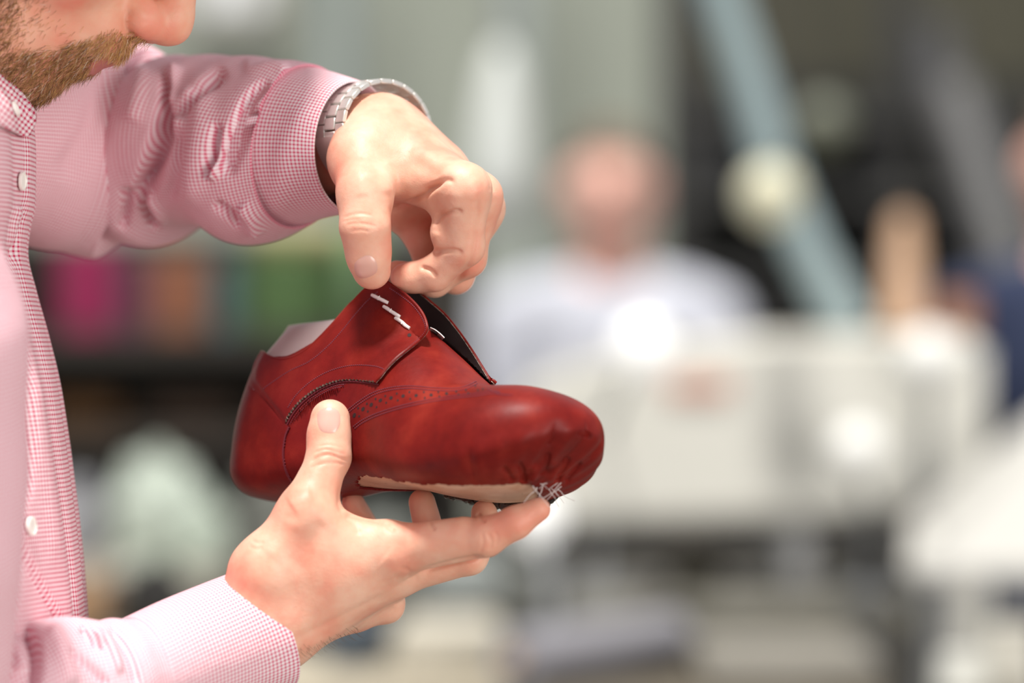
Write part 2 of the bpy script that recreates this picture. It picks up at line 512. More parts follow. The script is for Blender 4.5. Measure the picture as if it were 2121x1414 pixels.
def ringpt(X, phi, kind='body', off=0.0):
    """point of the shoe surface (mm, shoe frame). phi 0 = ridge, +90deg = near side, 180 = sole centre"""
    X = np.asarray(X, float); phi = np.asarray(phi, float)
    w = interp(X, *_W); zb = interp(X, *_ZB); zm = interp(X, *_ZM); zt = interp(X, *_ZT)
    f = endf(X)
    toe = X > SH_L-52
    fz = np.where(toe, f**.8, 1.0)
    zc = np.where(toe, zm, zm)
    zt = zc+(zt-zc)*fz; zb = zc+(zb-zc)*fz
    s, c = np.sin(phi), np.cos(phi); S = np.abs(s); C = np.abs(c)
    # upper half: wall narrows as it climbs; forepart is rounder
    fore = smoothstep(135, 185, X)
    pt = (1.18*(1-fore)+.86*fore); pz = (.80*(1-fore)+.92*fore)
    if kind == 'last': pt = 1.0; pz = .42
    up = c > 0
    lat = np.where(up, S**pt, S**.62)*w*f
    z = np.where(up, zc+(zt-zc)*C**pz, zc-(zc-zb)*C**.62)
    # back of the heel leans in towards the top and tucks in at the bottom
    k_ = (1-smoothstep(0, 45, X))
    back = 9.0*smoothstep(30, 95, z)+4.0*smoothstep(14, -2, z)
    Xo = X+k_*back*1.0
    q = np.stack([Xo, lat*np.sign(s), z], -1)
    return q
def ringnorm(X, phi, kind='body'):
    e = .4; Xc = np.clip(X, e, SH_L-e)
    a = ringpt(Xc+e, phi, kind)-ringpt(Xc-e, phi, kind)
    b = ringpt(Xc, phi+.01, kind)-ringpt(Xc, phi-.01, kind)
    n = np.cross(a, b); n /= np.maximum(np.linalg.norm(n, axis=-1), 1e-9)[..., None]
    c = ringpt(Xc, phi, kind)-np.stack([Xc, 0*Xc, 0*Xc+32], -1)
    sgn = np.sign((n*c).sum(-1)); sgn[sgn == 0] = 1
    return n*sgn[..., None]
def xs_samples(n, x0=0, x1=SH_L):
    t = np.linspace(0, 1, n); return x0+(x1-x0)*(.5-.5*np.cos(math.pi*t))
def lat_body(X, z):
    w = interp(X, *_W); zm = interp(X, *_ZM); zb = interp(X, *_ZB); zt = interp(X, *_ZT); f = endf(X)
    fore = smoothstep(135, 185, X); pt = (1.18*(1-fore)+.86*fore); pz = (.80*(1-fore)+.92*fore)
    C = np.clip((z-zm)/(zt-zm), 0, 1)**(1/pz); a = np.sqrt(1-C*C)**pt
    C2 = np.clip((zm-z)/(zm-zb), 0, 1)**(1/.62); b = np.sqrt(1-C2*C2)**.62
    return np.where(z > zm, a, b)*w*f
def quarterpt(X, z, side=1):
    X = np.asarray(X, float); z = np.asarray(z, float)
    cone = (10+(119-z)*.10)*endf(X)*smoothstep(-10, 40, X)
    a = lat_body(X, z); k_ = 5.0; h = np.maximum(k_-np.abs(a-cone), 0)/k_
    lat = np.maximum(a, cone)+h*h*k_*.25
    kk = (1-smoothstep(0, 45, X)); back = 9.0*smoothstep(30, 95, z)+4.0*smoothstep(14, -2, z)
    return np.stack([X+kk*back, lat*side, z], -1)
# topline height of the quarters (shoe frame)
_TL = ([0, 12, 26, 45, 62, 80, 100, 130], [80, 79, 76, 76, 83, 94, 108, 112])
def shoe_bvh(kind, off=0):
    X = xs_samples(150, 0 if kind != 'quarter' else 0, SH_L if kind != 'quarter' else 186); ph = np.linspace(0 if kind == 'quarter' else 0, math.pi, 120)
    XX, PP = np.meshgrid(X, ph, indexing='ij'); q = ringpt(XX, PP, kind).reshape(-1, 3)
    if off: q = q+off*ringnorm(XX, PP, kind).reshape(-1, 3)
    w = sh_world(q); fs = []
    n2 = len(ph)
    for i in range(len(X)-1):
        for j in range(n2-1): fs.append((i*n2+j, (i+1)*n2+j, (i+1)*n2+j+1, i*n2+j+1))
    return BVHTree.FromPolygons([tuple(v) for v in w], fs)
BV_BODY = shoe_bvh('body')
def q_bvh(side):
    X = xs_samples(140, 0, 185); Z = np.linspace(8, 150, 120); XX, ZZ = np.meshgrid(X, Z, indexing='ij')
    w = sh_world(quarterpt(XX, ZZ, side).reshape(-1, 3)); n2 = len(Z)
    return BVHTree.FromPolygons([tuple(v) for v in w], [(i*n2+j, (i+1)*n2+j, (i+1)*n2+j+1, i*n2+j+1) for i in range(len(X)-1) for j in range(n2-1)])
BV_Q = q_bvh(1); BV_QF = q_bvh(-1)
def cast(bv, u, v):
    h = bv.ray_cast(CAMPOS, ray_to(u, v))
    if h[0] is None: return None, None
    n = h[1]
    if n.dot(ray_to(u, v)) > 0: n = -n
    return np.array(h[0]), np.array(n)

shoe = thing('leather_shoe', sh_world([[SH_L/2, 0, 0]])[0], 'unfinished red leather lace-up shoe, still on its last, held between both hands', 'shoe')
# --- upper (vamp, toe and counter) with real lasting pleats and margin
def build_upper():
    nx, nphi = 340, 190
    X = xs_samples(nx)
    V = []; idx = []
    for i, x in enumerate(X):
        tl = interp(x, *_TL) if x < 108 else 999
        # start angle where the ring height meets the topline
        if x < 108:
            ph = np.linspace(0, math.pi/2, 400); z = ringpt(np.full(400, x), ph)[:, 2]
            ph0 = ph[np.argmax(z <= tl)] if (z <= tl).any() else math.pi/2
        else: ph0 = 0.0
        phs = ph0+(math.pi-ph0)*np.linspace(0, 1, nphi)**1.0
        V.append(np.stack([np.full(nphi, x), phs], 1))
    V = np.array(V)          # nx,nphi,2
    XX, PP = V[..., 0], V[..., 1]
    q = ringpt(XX, PP); n = ringnorm(XX, PP)
    off = np.full(XX.shape, 1.2)
    # pleats around the toe underside
    ang = np.arctan2(q[..., 1], q[..., 0]-185)      # direction around the toe centre
    under = smoothstep(19, 7, q[..., 2]-interp(XX, *_ZB)*.9)*smoothstep(200, 226, XX+8*np.abs(q[..., 1])/40)
    pl = (np.abs(np.sin(ang*6.5+1.1*np.sin(ang*5)))**.45-.62)*2.6+.3*np.sin(ang*31+2)
    off = off+under*pl
    off = np.where(PP > math.radians(150), np.clip(off, .9, 3.0), off)
    off = off+.35*np.sin(XX*.09+q[..., 2]*.07)*smoothstep(60, 120, XX)*smoothstep(240, 200, XX)
    q = q+n*off[..., None]
    # ragged lasting margin: pull the last columns to a wavy edge
    lat_lim = interp(X, *_W)*endf(X)
    marg = 11+1.0*np.sin(X*.31)+.7*np.sin(X*.83+1)+.5*np.sin(X*1.9)
    out = []
    fs = []
    thick = -1.3
    for side in (1, -1):
        base = len(out)
        qq = q.copy(); qq[..., 1] *= side
        nn = n.copy(); nn[..., 1] *= side
        keep = np.ones((nx, nphi), bool)
        bottom = (PP > math.pi/2)
        lim = np.maximum((lat_lim-marg-32*smoothstep(112, 76, X))*np.sqrt(np.clip(1-(np.maximum(X-152, 0)/60)**2, 0, 1)), 0)[:, None]+0*PP
        keep &= ~(bottom & (np.abs(q[..., 1]) < lim) & (PP > math.radians(122)))
        keep |= ~bottom
        outer = qq; inner = qq+nn*thick
        out += list(outer.reshape(-1, 3)); ib = len(out); out += list(inner.reshape(-1, 3))
        K = np.zeros((nx-1, nphi-1), bool)
        for i in range(nx-1):
            for j in range(nphi-1):
                K[i, j] = keep[i, j] and keep[i+1, j] and keep[i, j+1] and keep[i+1, j+1]
        A = lambda i, j: base+i*nphi+j
        B = lambda i, j: ib+i*nphi+j
        for i in range(nx-1):
            for j in range(nphi-1):
                if not K[i, j]: continue
                fs.append((A(i, j), A(i+1, j), A(i+1, j+1), A(i, j+1)))
                fs.append((B(i, j), B(i, j+1), B(i+1, j+1), B(i+1, j)))
                if j == 0 and X[i] < 112: fs.append((A(i, j), B(i, j), B(i+1, j), A(i+1, j)))
                if j == nphi-2 or not K[i, j+1]: fs.append((A(i, j+1), A(i+1, j+1), B(i+1, j+1), B(i, j+1)))
                if i == nx-2 or not K[i+1, j]: fs.append((A(i+1, j), B(i+1, j), B(i+1, j+1), A(i+1, j+1)))
                if i > 0 and not K[i-1, j]: fs.append((A(i, j), A(i, j+1), B(i, j+1), B(i, j)))
    me = mesh_np(sh_world(np.array(out)), fs)
    b = bmesh.new(); b.from_mesh(me); bmesh.ops.remove_doubles(b, verts=b.verts, dist=2e-5)
    loose = [v for v in b.verts if not v.link_faces]; bmesh.ops.delete(b, geom=loose, context='VERTS')
    bmesh.ops.recalc_face_normals(b, faces=b.faces); b.to_mesh(me); b.free()
    return me
upper_me = build_upper()
# crease where the counter overlaps
carve(upper_me, [([(507, 790), (540, 822), (592, 872)], .0007, 4), ([(1072, 955), (1084, 980), (1084, 1004)], .0032, 4),
                 ([(1136, 935), (1131, 965), (1120, 1000)], .0036, 4), ([(1180, 945), (1166, 975), (1150, 1002)], .0028, 4), ([(1205, 955), (1186, 980), (1170, 1000)], .0022, 4), ([(1105, 960), (1106, 980), (1102, 1000)], -.0016, 8), ([(1152, 955), (1146, 975), (1138, 1000)], -.0012, 7), ([(1040, 965), (1055, 985), (1062, 998)], .0018, 5)])
upper = ob('upper', upper_me, LEATHER, shoe)
bm = bmesh.new(); bm.from_mesh(upper_me); BV_UP = BVHTree.FromBMesh(bm); bm.free()

# --- the last inside, flat on top, and the tan insole board under it
def loft(kind, X, phs, off, zcap=None, f=None):
    XX, PP = np.meshgrid(X, phs, indexing='ij'); q = ringpt(XX, PP, kind)+off*ringnorm(XX, PP, kind)
    if f: q = f(q)
    n1, n2 = len(X), len(phs); fs = []
    for i in range(n1-1):
        for j in range(n2-1): fs.append((i*n2+j, (i+1)*n2+j, (i+1)*n2+j+1, i*n2+j+1))
    return mesh_np(sh_world(q.reshape(-1, 3)), fs)
def lastf(q):
    q = q.copy(); b = smoothstep(100, 40, q[..., 0])
    q[..., 0] += 10*smoothstep(70, 100, q[..., 2])*smoothstep(70, 0, q[..., 0])
    q[..., 1] *= 1-.30*smoothstep(55, 100, q[..., 2])
    return q
lm = loft('last', xs_samples(90, 1, 118), np.linspace(-math.pi, math.pi, 160), -1.4, f=lastf)
lm = recalc(lm)
ob('shoe_last', lm, LASTM, shoe, label='pale lilac plastic last filling the shoe')
def ins():
    X = xs_samples(140, 6, SH_L-9); ph = np.linspace(math.radians(128), math.radians(232), 60)
    XX, PP = np.meshgrid(X, ph, indexing='ij'); q = ringpt(XX, PP)-(.2+1.6*smoothstep(205, 222, XX))[..., None]*ringnorm(XX, PP)
    fs = [(i*60+j, (i+1)*60+j, (i+1)*60+j+1, i*60+j+1) for i in range(139) for j in range(59)]
    q2 = q.copy(); q2[..., 2] += 1.5
    n = q.reshape(-1, 3).shape[0]; fs += [tuple(a+n for a in f[::-1]) for f in fs]
    return mesh_np(sh_world(np.vstack([q.reshape(-1, 3), q2.reshape(-1, 3)])), fs)
ob('insole', ins(), INSOLE, shoe, label='tan insole board showing under the forefoot')
# dark glue along the far lasting edge and in the heel gap
g = MB()
pts = [ringpt(np.array([x]), np.array([-math.radians(141)]))[0]+np.array([0, 0, -1.2-0.7*abs(math.sin(x*.35))]) for x in np.linspace(122, 204, 70)]
g.tube(sh_world(np.array(pts)), [(.0012+.0016*abs(math.sin(i*.9))*abs(math.sin(i*.23))+.0008)*min(1, (i+1)/8, (70-i)/8) for i in range(70)], 8)
g.ob('glue_line', GLUE, shoe)

# --- quarters: overlay panels cut to outline and laid on the side wall, with thickness
Q_OUT = [(545, 727), (560, 741), (585, 748), (612, 744), (640, 729), (668, 704), (695, 676), (722, 645), (750, 613), (775, 590), (790, 581), (803, 583), (822, 597),
         (845, 612), (868, 634), (883, 655), (892, 675), (893, 686), (886, 698), (868, 716), (845, 735), (825, 752), (808, 770), (796, 786), (786, 796)]
Q_LOW = [(786, 796), (760, 792), (730, 789), (700, 792), (672, 802), (648, 816), (625, 835), (606, 858), (593, 882)]
Q_BACK = [(593, 882), (572, 852), (548, 822), (524, 792), (526, 770), (532, 750), (545, 727)]
def lay(bv, pts, off):
    """pixel points -> world points on a surface, offset along its normal (off scalar or array)"""
    out = []; nn = []; last = None
    for i, (u, v) in enumerate(pts):
        p, n = cast(bv, u, v)
        if p is None:
            f = bv.find_nearest(P(u, v, last[1] if last is not None else 0.0)); p = np.array(f[0]); n = np.array(f[1])
            y = p[1]; p = np.array(P(u, v, y))
            if n[1] > 0: n = -n
        last = p
        o = off if np.isscalar(off) else off[i]
        out.append(p+n*o*.001); nn.append(n)
    return np.array(out), np.array(nn)
def tri_fill(outline, step):
    """triangulate a pixel outline with interior points"""
    o = np.asarray(outline); lo, hi = o.min(0), o.max(0)
    gx, gy = np.meshgrid(np.arange(lo[0], hi[0], step), np.arange(lo[1], hi[1], step*.87)); gx = gx+(np.arange(gx.shape[0]) % 2)[:, None]*step/2
    g = np.stack([gx.ravel(), gy.ravel()], 1); g = g[inside(g, o)]
    d, _ = dist_poly(g, o, True); g = g[d > step*.55]
    pts = np.vstack([o, g]); n = len(o)
    r = delaunay_2d_cdt([Vector(p) for p in pts], [(i, (i+1) % n) for i in range(n)], [], 1, 1e-6)
    return np.array([tuple(v) for v in r[0]]), [tuple(f) for f in r[2]]
def far_surface(pv):
    q = quarterpt(pv[:, 0], pv[:, 1], -1)
    a = quarterpt(pv[:, 0]+.5, pv[:, 1], -1)-q; b = quarterpt(pv[:, 0], pv[:, 1]+.5, -1)-q
    n = np.cross(a, b); n /= np.linalg.norm(n, axis=1)[:, None]; n[n[:, 1] > 0] *= -1
    return sh_world(q), n@SHM
def panel(outline, bv, off_fn, thick, step=4.5, flare=None, mirror=False):
    pv, pf = tri_fill(outline, step if not mirror else 1.3)
    p, n = lay(bv, pv, 0.0) if not mirror else far_surface(pv)
    off = off_fn(pv)*.001
    if flare is not None: off = off+flare(pv)*.001
    top = p+n*off[:, None]; bot = p+n*(off-thick*.001)[:, None]
    N = len(pv); V = np.vstack([top, bot]); F = list(pf)+[tuple(i+N for i in f[::-1]) for f in pf]
    from collections import Counter
    c = Counter(); dr = {}
    for f in pf:
        for a, b in zip(f, f[1:]+f[:1]): c[frozenset((a, b))] += 1; dr[frozenset((a, b))] = (a, b)
    rim = []
    for e, k_ in c.items():
        if k_ == 1: a, b = dr[e]; F.append((b, a, a+N, b+N)); rim.append(len(F)-1)
    return V, F, pv, N, rim
def scallop(poly, amp, wl):
    p = resample(poly, 1.6); t = np.gradient(p, axis=0); t /= np.linalg.norm(t, axis=1)[:, None]
    n = np.stack([-t[:, 1], t[:, 0]], 1); s = np.arange(len(p))*1.6
    return p+n*(amp*(np.abs(np.sin(math.pi*s/wl))-.5))[:, None]
q_top = resample(Q_OUT, 3); q_low = scallop(Q_LOW, 3.0, 7.2); q_back = resample(Q_BACK, 4)
QPOLY = np.vstack([q_top[:-1], q_low[:-1], q_back[:-1]])
# the far quarter has its own free edge, standing off the tongue
_w, _ = lay(BV_Q, QPOLY, 0.0); _l = sh_local(_w)
def unback(q):                                # undo the heel lean so x is the surface parameter
    X = q[:, 0].copy()
    for _ in range(12):
        X = q[:, 0]-(1-smoothstep(0, 45, X))*(9.0*smoothstep(30, 95, q[:, 2])+4.0*smoothstep(14, -2, q[:, 2]))
    return np.stack([X, q[:, 2]], 1)
_xz = unback(_l)
FAR_EDGE = [(858, 604), (880, 622), (912, 650), (940, 684), (965, 720), (985, 752), (1003, 782), (1017, 803)]
_fw = []
for u, v in FAR_EDGE:
    h = BV_QF.ray_cast(CAMPOS, ray_to(u, v)); _fw.append(sh_local([h[0]])[0] if h[0] is not None else (np.nan,)*3)
_fw = np.array(_fw); print('FAR', _fw.round(1).tolist())
print('NEARXZ', _xz[::12].round(1).tolist(), 'lat', _l[::12, 1].round(1).tolist())
_fw = _fw[~np.isnan(_fw[:, 0])]
_itop = int(np.argmin(np.linalg.norm(QPOLY-np.array([775, 590]), axis=1))); _icor = len(q_top)-1
_i2 = _icor+int(len(q_low)*.35)
FARPOLY = np.vstack([_xz[:_itop], resample(_fw[:, [0, 2]], 1.2), _xz[_i2:]])
def q_off_far(pv):
    d, _ = dist_poly(pv, _xz[len(q_top)+len(q_low)-2:]); return 1.3+1.5*smoothstep(1, 4, d)
def q_off(pv):
    d, _ = dist_poly(pv, Q_BACK); fr, _ = dist_poly(pv, [(893, 686), (845, 735), (786, 796)])
    top = smoothstep(700, 600, pv[:, 1])
    return 1.3+1.5*smoothstep(2, 14, d)+1.2*smoothstep(40, 0, fr)
def mk_quarter(name, mirror, flare, label=None):
    V, F, pv, N, rim = panel(FARPOLY if mirror else QPOLY, BV_Q, q_off_far if mirror else q_off, 1.8, flare=flare, mirror=mirror)
    me = mesh_np(V, F)
    me.materials.append(LEATHER); me.materials.append(LINING); me.materials.append(RAW)
    recalc(me)
    nt = len([f for f in F if all(i < N for i in f)])
    for i, p in enumerate(me.polygons):
        vs = list(p.vertices)
        if all(a >= N for a in vs): p.material_index = 1
        elif any(a >= N for a in vs): p.material_index = 2
    o = bpy.data.objects.new(name, me); COL.objects.link(o); me.name = name
    me.polygons.foreach_set('use_smooth', [True]*len(me.polygons))
    b = bmesh.new(); b.from_mesh(me)
    for e in b.edges:
        if len(e.link_faces) == 2 and e.calc_face_angle(0) > math.radians(50): e.smooth = False
    b.to_mesh(me); b.free()
    o.parent = shoe; bpy.context.view_layer.update(); o.matrix_parent_inverse = shoe.matrix_world.inverted()
    if label: o['label'] = label
    return o, V, F, N
near_q, VQ, FQ, NQ = mk_quarter('quarter', False, None)
BV_NQ = BVHTree.FromPolygons([tuple(v) for v in VQ], FQ)
def far_flare(pv):
    fr, _ = dist_poly(pv, _fw[:, [0, 2]])
    return 1.5*smoothstep(30, 0, fr)
far_q, VF, FF, NF = mk_quarter('quarter', True, far_flare)
# rolled edge binding around each quarter's free edge
def rim_line(V, pxs, pv_all=None):
    return V
edge_px = resample(Q_OUT, 3)
ep, en = lay(BV_NQ, edge_px*0+edge_px+np.array([0.0, 0.0]), 0.0)
def edge_from(V, N):
    # boundary vertices of the outline are the first ones in order
    return V[:len(q_top)], V[N:N+len(q_top)]
for V, N, c_ in ((VQ, NQ, len(q_top)), (VF, NF, _itop+len(resample(_fw[:, [0, 2]], 1.2)))):
    a, b_ = V[:c_], V[N:N+c_]
    m_ = a*.75+b_*.25
    mb = MB(); mb.tube([Vector(x) for x in m_[2:]], .00085, 8)
    mb.ob('edge_binding', LEATHER, shoe)

# --- stitching, punched holes, laces: small geometry laid on the surfaces
st = MB()
def stitches(poly, bv, off=.25, pitch=4.2, r=.00030, frac=.62):
    p = resample(poly, pitch)
    for a, b in zip(p[:-1], p[1:]):
        q = [a+(b-a)*(.5-frac/2), (a+b)/2, a+(b-a)*(.5+frac/2)]
        w, n = lay(bv, q, [off-.25, off, off-.25])
        st.tube([Vector(x) for x in w], [r*.7, r, r*.7], 5)
def shift(poly, d):
    p = resample(poly, 5); t = np.gradient(p, axis=0); t /= np.linalg.norm(t, axis=1)[:, None]
    return p+np.stack([-t[:, 1], t[:, 0]], 1)*d
front = [(806, 596), (830, 612), (855, 632), (872, 654), (881, 674), (880, 688), (866, 703), (845, 720)]
stitches(front, BV_NQ, r=.00032)
stitches([(783, 604), (760, 624), (735, 652), (706, 688), (676, 720), (640, 749), (600, 768), (556, 797), (545, 806)], BV_NQ)
stitches([(804, 769), (780, 759), (740, 756), (705, 761), (672, 773), (640, 793), (612, 820), (596, 845)], BV_NQ)
for d in (-5, -9.5): stitches(shift(Q_LOW, -d if False else d)[1:], BV_NQ)
stitches([(835, 735), (820, 748), (808, 762)], BV_NQ)
# band seam on the counter and down to the sole
sc2 = [(593, 884), (585, 905), (581, 935), (584, 965), (592, 988), (604, 1003)]
for d in (0, 4.5): stitches(shift(sc2, d), BV_UP, off=.4)
# wing seam pairs
W1 = [(722, 851), (745, 833), (775, 815), (810, 805), (850, 802), (900, 806), (940, 807), (965, 803), (988, 792)]
W2 = [(733, 886), (752, 872), (785, 857), (830, 843), (880, 832), (930, 824), (980, 818), (1020, 813), (1036, 815)]
for d in (-2.5, 2.5): stitches(shift(W1, d), BV_UP, off=.35); stitches(shift(W2, d), BV_UP, off=.35)
stitches([(1008, 806), (1024, 811), (1040, 817), (1062, 818)], BV_UP, off=.3)
st.ob('stitching', THREAD, shoe)
# seam ridges of the band
def strip(poly, bv, w, off, h=.5):
    p = resample(poly, 3.5); t = np.gradient(p, axis=0); t /= np.linalg.norm(t, axis=1)[:, None]; n = np.stack([-t[:, 1], t[:, 0]], 1)
    prof = [(-.5, -.4), (-.42, h), (0, h*1.1), (.42, h), (.5, -.4)]
    vs, fs = [], []
    for k_, (a, o) in enumerate(prof):
        w_, _ = lay(bv, p+n*a*w, off+o); vs.append(w_)
    V = np.array(vs).transpose(1, 0, 2).reshape(-1, 3); m_ = len(prof)
    for i in range(len(p)-1):
        for j in range(m_-1): fs.append((i*m_+j, (i+1)*m_+j, (i+1)*m_+j+1, i*m_+j+1))
    return V, fs
mb = MB()
mb.add(*strip([(594, 880), (586, 902), (581, 935), (584, 965), (592, 988), (606, 1006)], BV_UP, 13, .0, .8))
mb.ob('seam_band', LEATHER, shoe)
mb = MB()
mb.add(*strip(scallop([(600, 884), (592, 905), (588, 935), (590, 962), (598, 985), (610, 1002)], 1.5, 7), BV_UP, 4, .3, .5))
mb.add(*strip(shift(Q_LOW, -1.0), BV_UP, 3.0, .1, .5))
mb.ob('seam_edge', LEATHER_DK, shoe)
ho = MB()
def hole(u, v, du, dv, ang, bv, off=.12):
    """a punched hole: shallow dark oval sunk flush with the leather"""
    c, n = cast(bv, u, v)
    if c is None: return
    pts = [(u+du*math.cos(a)*math.cos(ang)-dv*math.sin(a)*math.sin(ang), v+du*math.cos(a)*math.sin(ang)+dv*math.sin(a)*math.cos(ang)) for a in np.linspace(0, 2*math.pi, 14, endpoint=False)]
    w, _ = lay(bv, pts, off); w2, _ = lay(bv, pts, off-.5)
    vs = [Vector(x) for x in w]+[Vector(x) for x in w2]
    ho.add(vs, [tuple(range(14))]+[(i, (i+1) % 14, 14+(i+1) % 14, 14+i) for i in range(14)])
big = [(734, 860), (752, 847), (769, 838), (788, 829), (810, 824), (835, 820), (862, 819), (893, 818), (925, 815)]
for i, (u, v) in enumerate(big): hole(u, v, 3.2, 5.2-.25*i, math.radians(20+5*i), BV_UP)
small = [(742, 845), (744, 862), (760, 836), (762, 852), (778, 826), (780, 843), (798, 820), (800, 834), (822, 815), (824, 829), (848, 812), (850, 826), (878, 812), (880, 824), (908, 812), (910, 821), (945, 811), (950, 817), (965, 808), (970, 814), (985, 800), (990, 808), (1000, 806)]
for u, v in small: hole(u, v, 1.7, 2.6, .3, BV_UP)
ho.ob('perforation', HOLE, shoe)
ho = MB(); hole(848, 694, 4.2, 3.6, -.3, BV_NQ); ho.ob('eyelet', HOLE, shoe)
for i, (a, b) in enumerate([((771, 611), (804, 627)), ((795, 635), (829, 656)), ((819, 659), (849, 680))]):
    mb = MB(); w, _ = lay(BV_NQ, [a, ((a[0]*3+b[0])/4, (a[1]*3+b[1])/4), ((a[0]+b[0])/2, (a[1]+b[1])/2), ((a[0]+3*b[0])/4, (a[1]+3*b[1])/4), b], [.2, .8, 1.0, .8, .2])
    mb.tube([Vector(x) for x in w], [.0009, .00105, .0010, .00105, .0009], 10)
    c = w[2]; n = cast(BV_NQ, (a[0]+b[0])/2, (a[1]+b[1])/2)[1]
    for (du, dv) in ((2, -5), (-2, 5)):
        e, _ = lay(BV_NQ, [((a[0]+b[0])/2+du, (a[1]+b[1])/2+dv)], 1.3); mb.tube([Vector(c+n*.0008), Vector(e[0])], [.0004, .0002], 5)
    mb.ob('lacing_cord', LACE, shoe, label='short white cord holding the eyelets')
# white tongue lining sliver between the flaps
V_, F_ = strip([(890, 681), (900, 686), (910, 694), (918, 702)], BV_UP, 4.5, .45, .3)
mb = MB(); mb.add(V_, F_); mb.ob('tongue_lining', LACE, shoe)
# glue-and-thread wisps under the toe
wi = MB()
for i in range(16):
    u0 = 1096+random.random()*70; v0 = 1000+random.random()*18-.1*(u0-1096)
    p0, n0 = lay(BV_UP, [(u0, v0)], .4)
    a = random.uniform(.35, 1.2) if i % 3 else random.uniform(2.2, 2.9)
    L_ = random.uniform(.004, .015)
    pts = [Vector(p0[0])]
    for j in range(6):
        pts.append(pts[-1]+Vector((-math.cos(a), -.15, -math.sin(a)))*L_/6+Vector((random.gauss(0, .0003), random.gauss(0, .0003), random.gauss(0, .0003))))
    wi.tube(pts, [.00022]*3+[.00016]*4, 5)
for u0, L_ in ((1055, .012), (1063, .026)):
    p0, n0 = lay(BV_UP, [(u0, 1022)], .4)
    pts = [Vector(p0[0])+Vector((0, -.012*(j/6), -L_*j/6))+Vector((.0005*math.sin(j), 0, 0)) for j in range(7)]
    wi.tube(pts, .00018, 5)
wi.ob('thread_wisps', mat('glue_thread', (.80, .72, .70), .35), shoe)
# ---------------------------------------------------------------- the man: hands
MM = .001
def pts3(l): return [np.array(P(*p)) for p in l]
def hand_field(lo, hi, h, palm, fingers, kp=.016, kf=.0030, kroot=.007, extra=None, thumb=None):
    F = SDF(lo, hi, h)
    F.group(palm, kp)
    base = F.F.copy()
    for prims in fingers: F.group(prims, kf, kroot=kroot, base=base)
    return F

def bounds(ps, pad=.03):
    a = np.array(ps); return a.min(0)-pad, a.max(0)+pad

# ---- right hand (near, below the shoe): palm up under the sole, thumb on the side wall
R_CMC, R_TMCP, R_TIP_, R_TT = pts3([(552, 1186, -.030), (634, 1066, -.032), (681, 945, -.0215), (684, 868, -.0165)])
R_WR = np.array(P(548, 1298, -.020)); R_FA = np.array(P(330, 1400, -.047))
R_I = pts3([(822, 1143, -.030), (1006, 1112, -.050), (1068, 1082, -.055), (1115, 1055, -.055)])
R_M = pts3([(818, 1188, -.012), (972, 1152, -.022), (1006, 1104, -.010), (1003, 1062, -.001)])
R_R = pts3([(796, 1203, .008), (905, 1160, .006), (892, 1112, .018), (874, 1040, .020)])
R_L = pts3([(785, 1232, .026), (808, 1178, .040), (775, 1120, .046), (731, 1040, .044)])
palmR = []
palmR += [Cone(R_WR, R_I[0], .0175, .0125), Cone(R_WR, R_M[0], .0175, .0120), Cone(R_WR, R_R[0], .0165, .0115), Cone(R_WR, R_L[0], .0155, .0105)]
palmR += [Cone(R_CMC, R_TMCP, .0170, .0138), Cone(R_WR, R_CMC, .0185, .0172), Cone(P(705, 1108, -.026), P(790, 1122, -.028), .0095, .0105)]
palmR += [Cone(P(700, 1150, -.026), R_TMCP, .0125, .011), Cone(P(665, 1170, -.020), P(760, 1165, -.010), .020, .015)]
palmR += [Cone(P(600, 1235, .0), P(730, 1250, .02), .017, .013)]
palmR += [Cone(R_WR, R_FA, .0220, .0255, flat=((0.15, .9, .35), .85)), Cone(R_FA, P(60, 1490, -.085), .0255, .028)]
fR = [
    [Cone(R_TMCP, (R_TMCP+R_TIP_)/2, .0130, .0118), Cone((R_TMCP+R_TIP_)/2, R_TIP_, .0118, .0118), Cone(R_TIP_, R_TT, .0118, .0108, flat=((.1, 1, .15), .82)), Ell(P(680, 905, -.0195), (.0116, .0090, .014))],
    chain(R_I, [.0122, .0103, .0086, .0066]) + [Cone(P(860, 1125, -.036), P(960, 1108, -.046), .0108, .0098)],
    chain(R_M, [.0118, .0098, .0084, .0072]),
    chain(R_R, [.0112, .0094, .0084, .0074]),
    chain(R_L, [.0104, .0086, .0074, .0062]),
]
lo, hi = bounds([R_FA, R_CMC, R_TT, R_I[3], R_M[1], R_R[1], R_L[1], R_L[3], R_L[0], P(240, 1440, -.065)], .034)
FR = hand_field(lo, hi, .00085, palmR, fR)
FR.group([Ell(P(805, 1258, .020), (.0080, .009, .0080))], .002, kroot=.008, base=FR.F.copy())
VR, QR = FR.mesh(4)

# ---- left hand (far arm): wrist bent down, thumb and fingers pinching the flap
L_WR = np.array(P(784, 298, .052)); L_FA = np.array(P(640, 306, .095))
L_CMC, L_TMCP, L_TIP_, L_TT = pts3([(752, 330, .024), (756, 402, -.002), (756, 470, -.010), (770, 560, -.002)])
L_I = pts3([(963, 392, -.006), (962, 510, .004), (900, 566, .016), (838, 574, .024)])
L_M = pts3([(988, 408, .016), (968, 535, .030), (900, 580, .040), (822, 566, .038)])
L_R = pts3([(994, 432, .036), (944, 570, .050), (895, 560, .058), (872, 505, .050)])
L_L = pts3([(985, 440, .056), (925, 555, .066), (885, 520, .070), (880, 478, .062)])
palmL = [Cone(L_WR, L_I[0], .0180, .0125), Cone(L_WR, L_M[0], .0175, .0125), Cone(L_WR, L_R[0], .018, .0125), Cone(L_WR, L_L[0], .016, .0115), Cone(P(820, 415, .050), P(858, 458, .056), .016, .012)]
palmL += [Cone(L_WR, L_CMC, .0200, .0170), Cone(L_CMC, L_TMCP, .0175, .0138), Cone(P(800, 338, .030), P(880, 375, .015), .017, .013)]
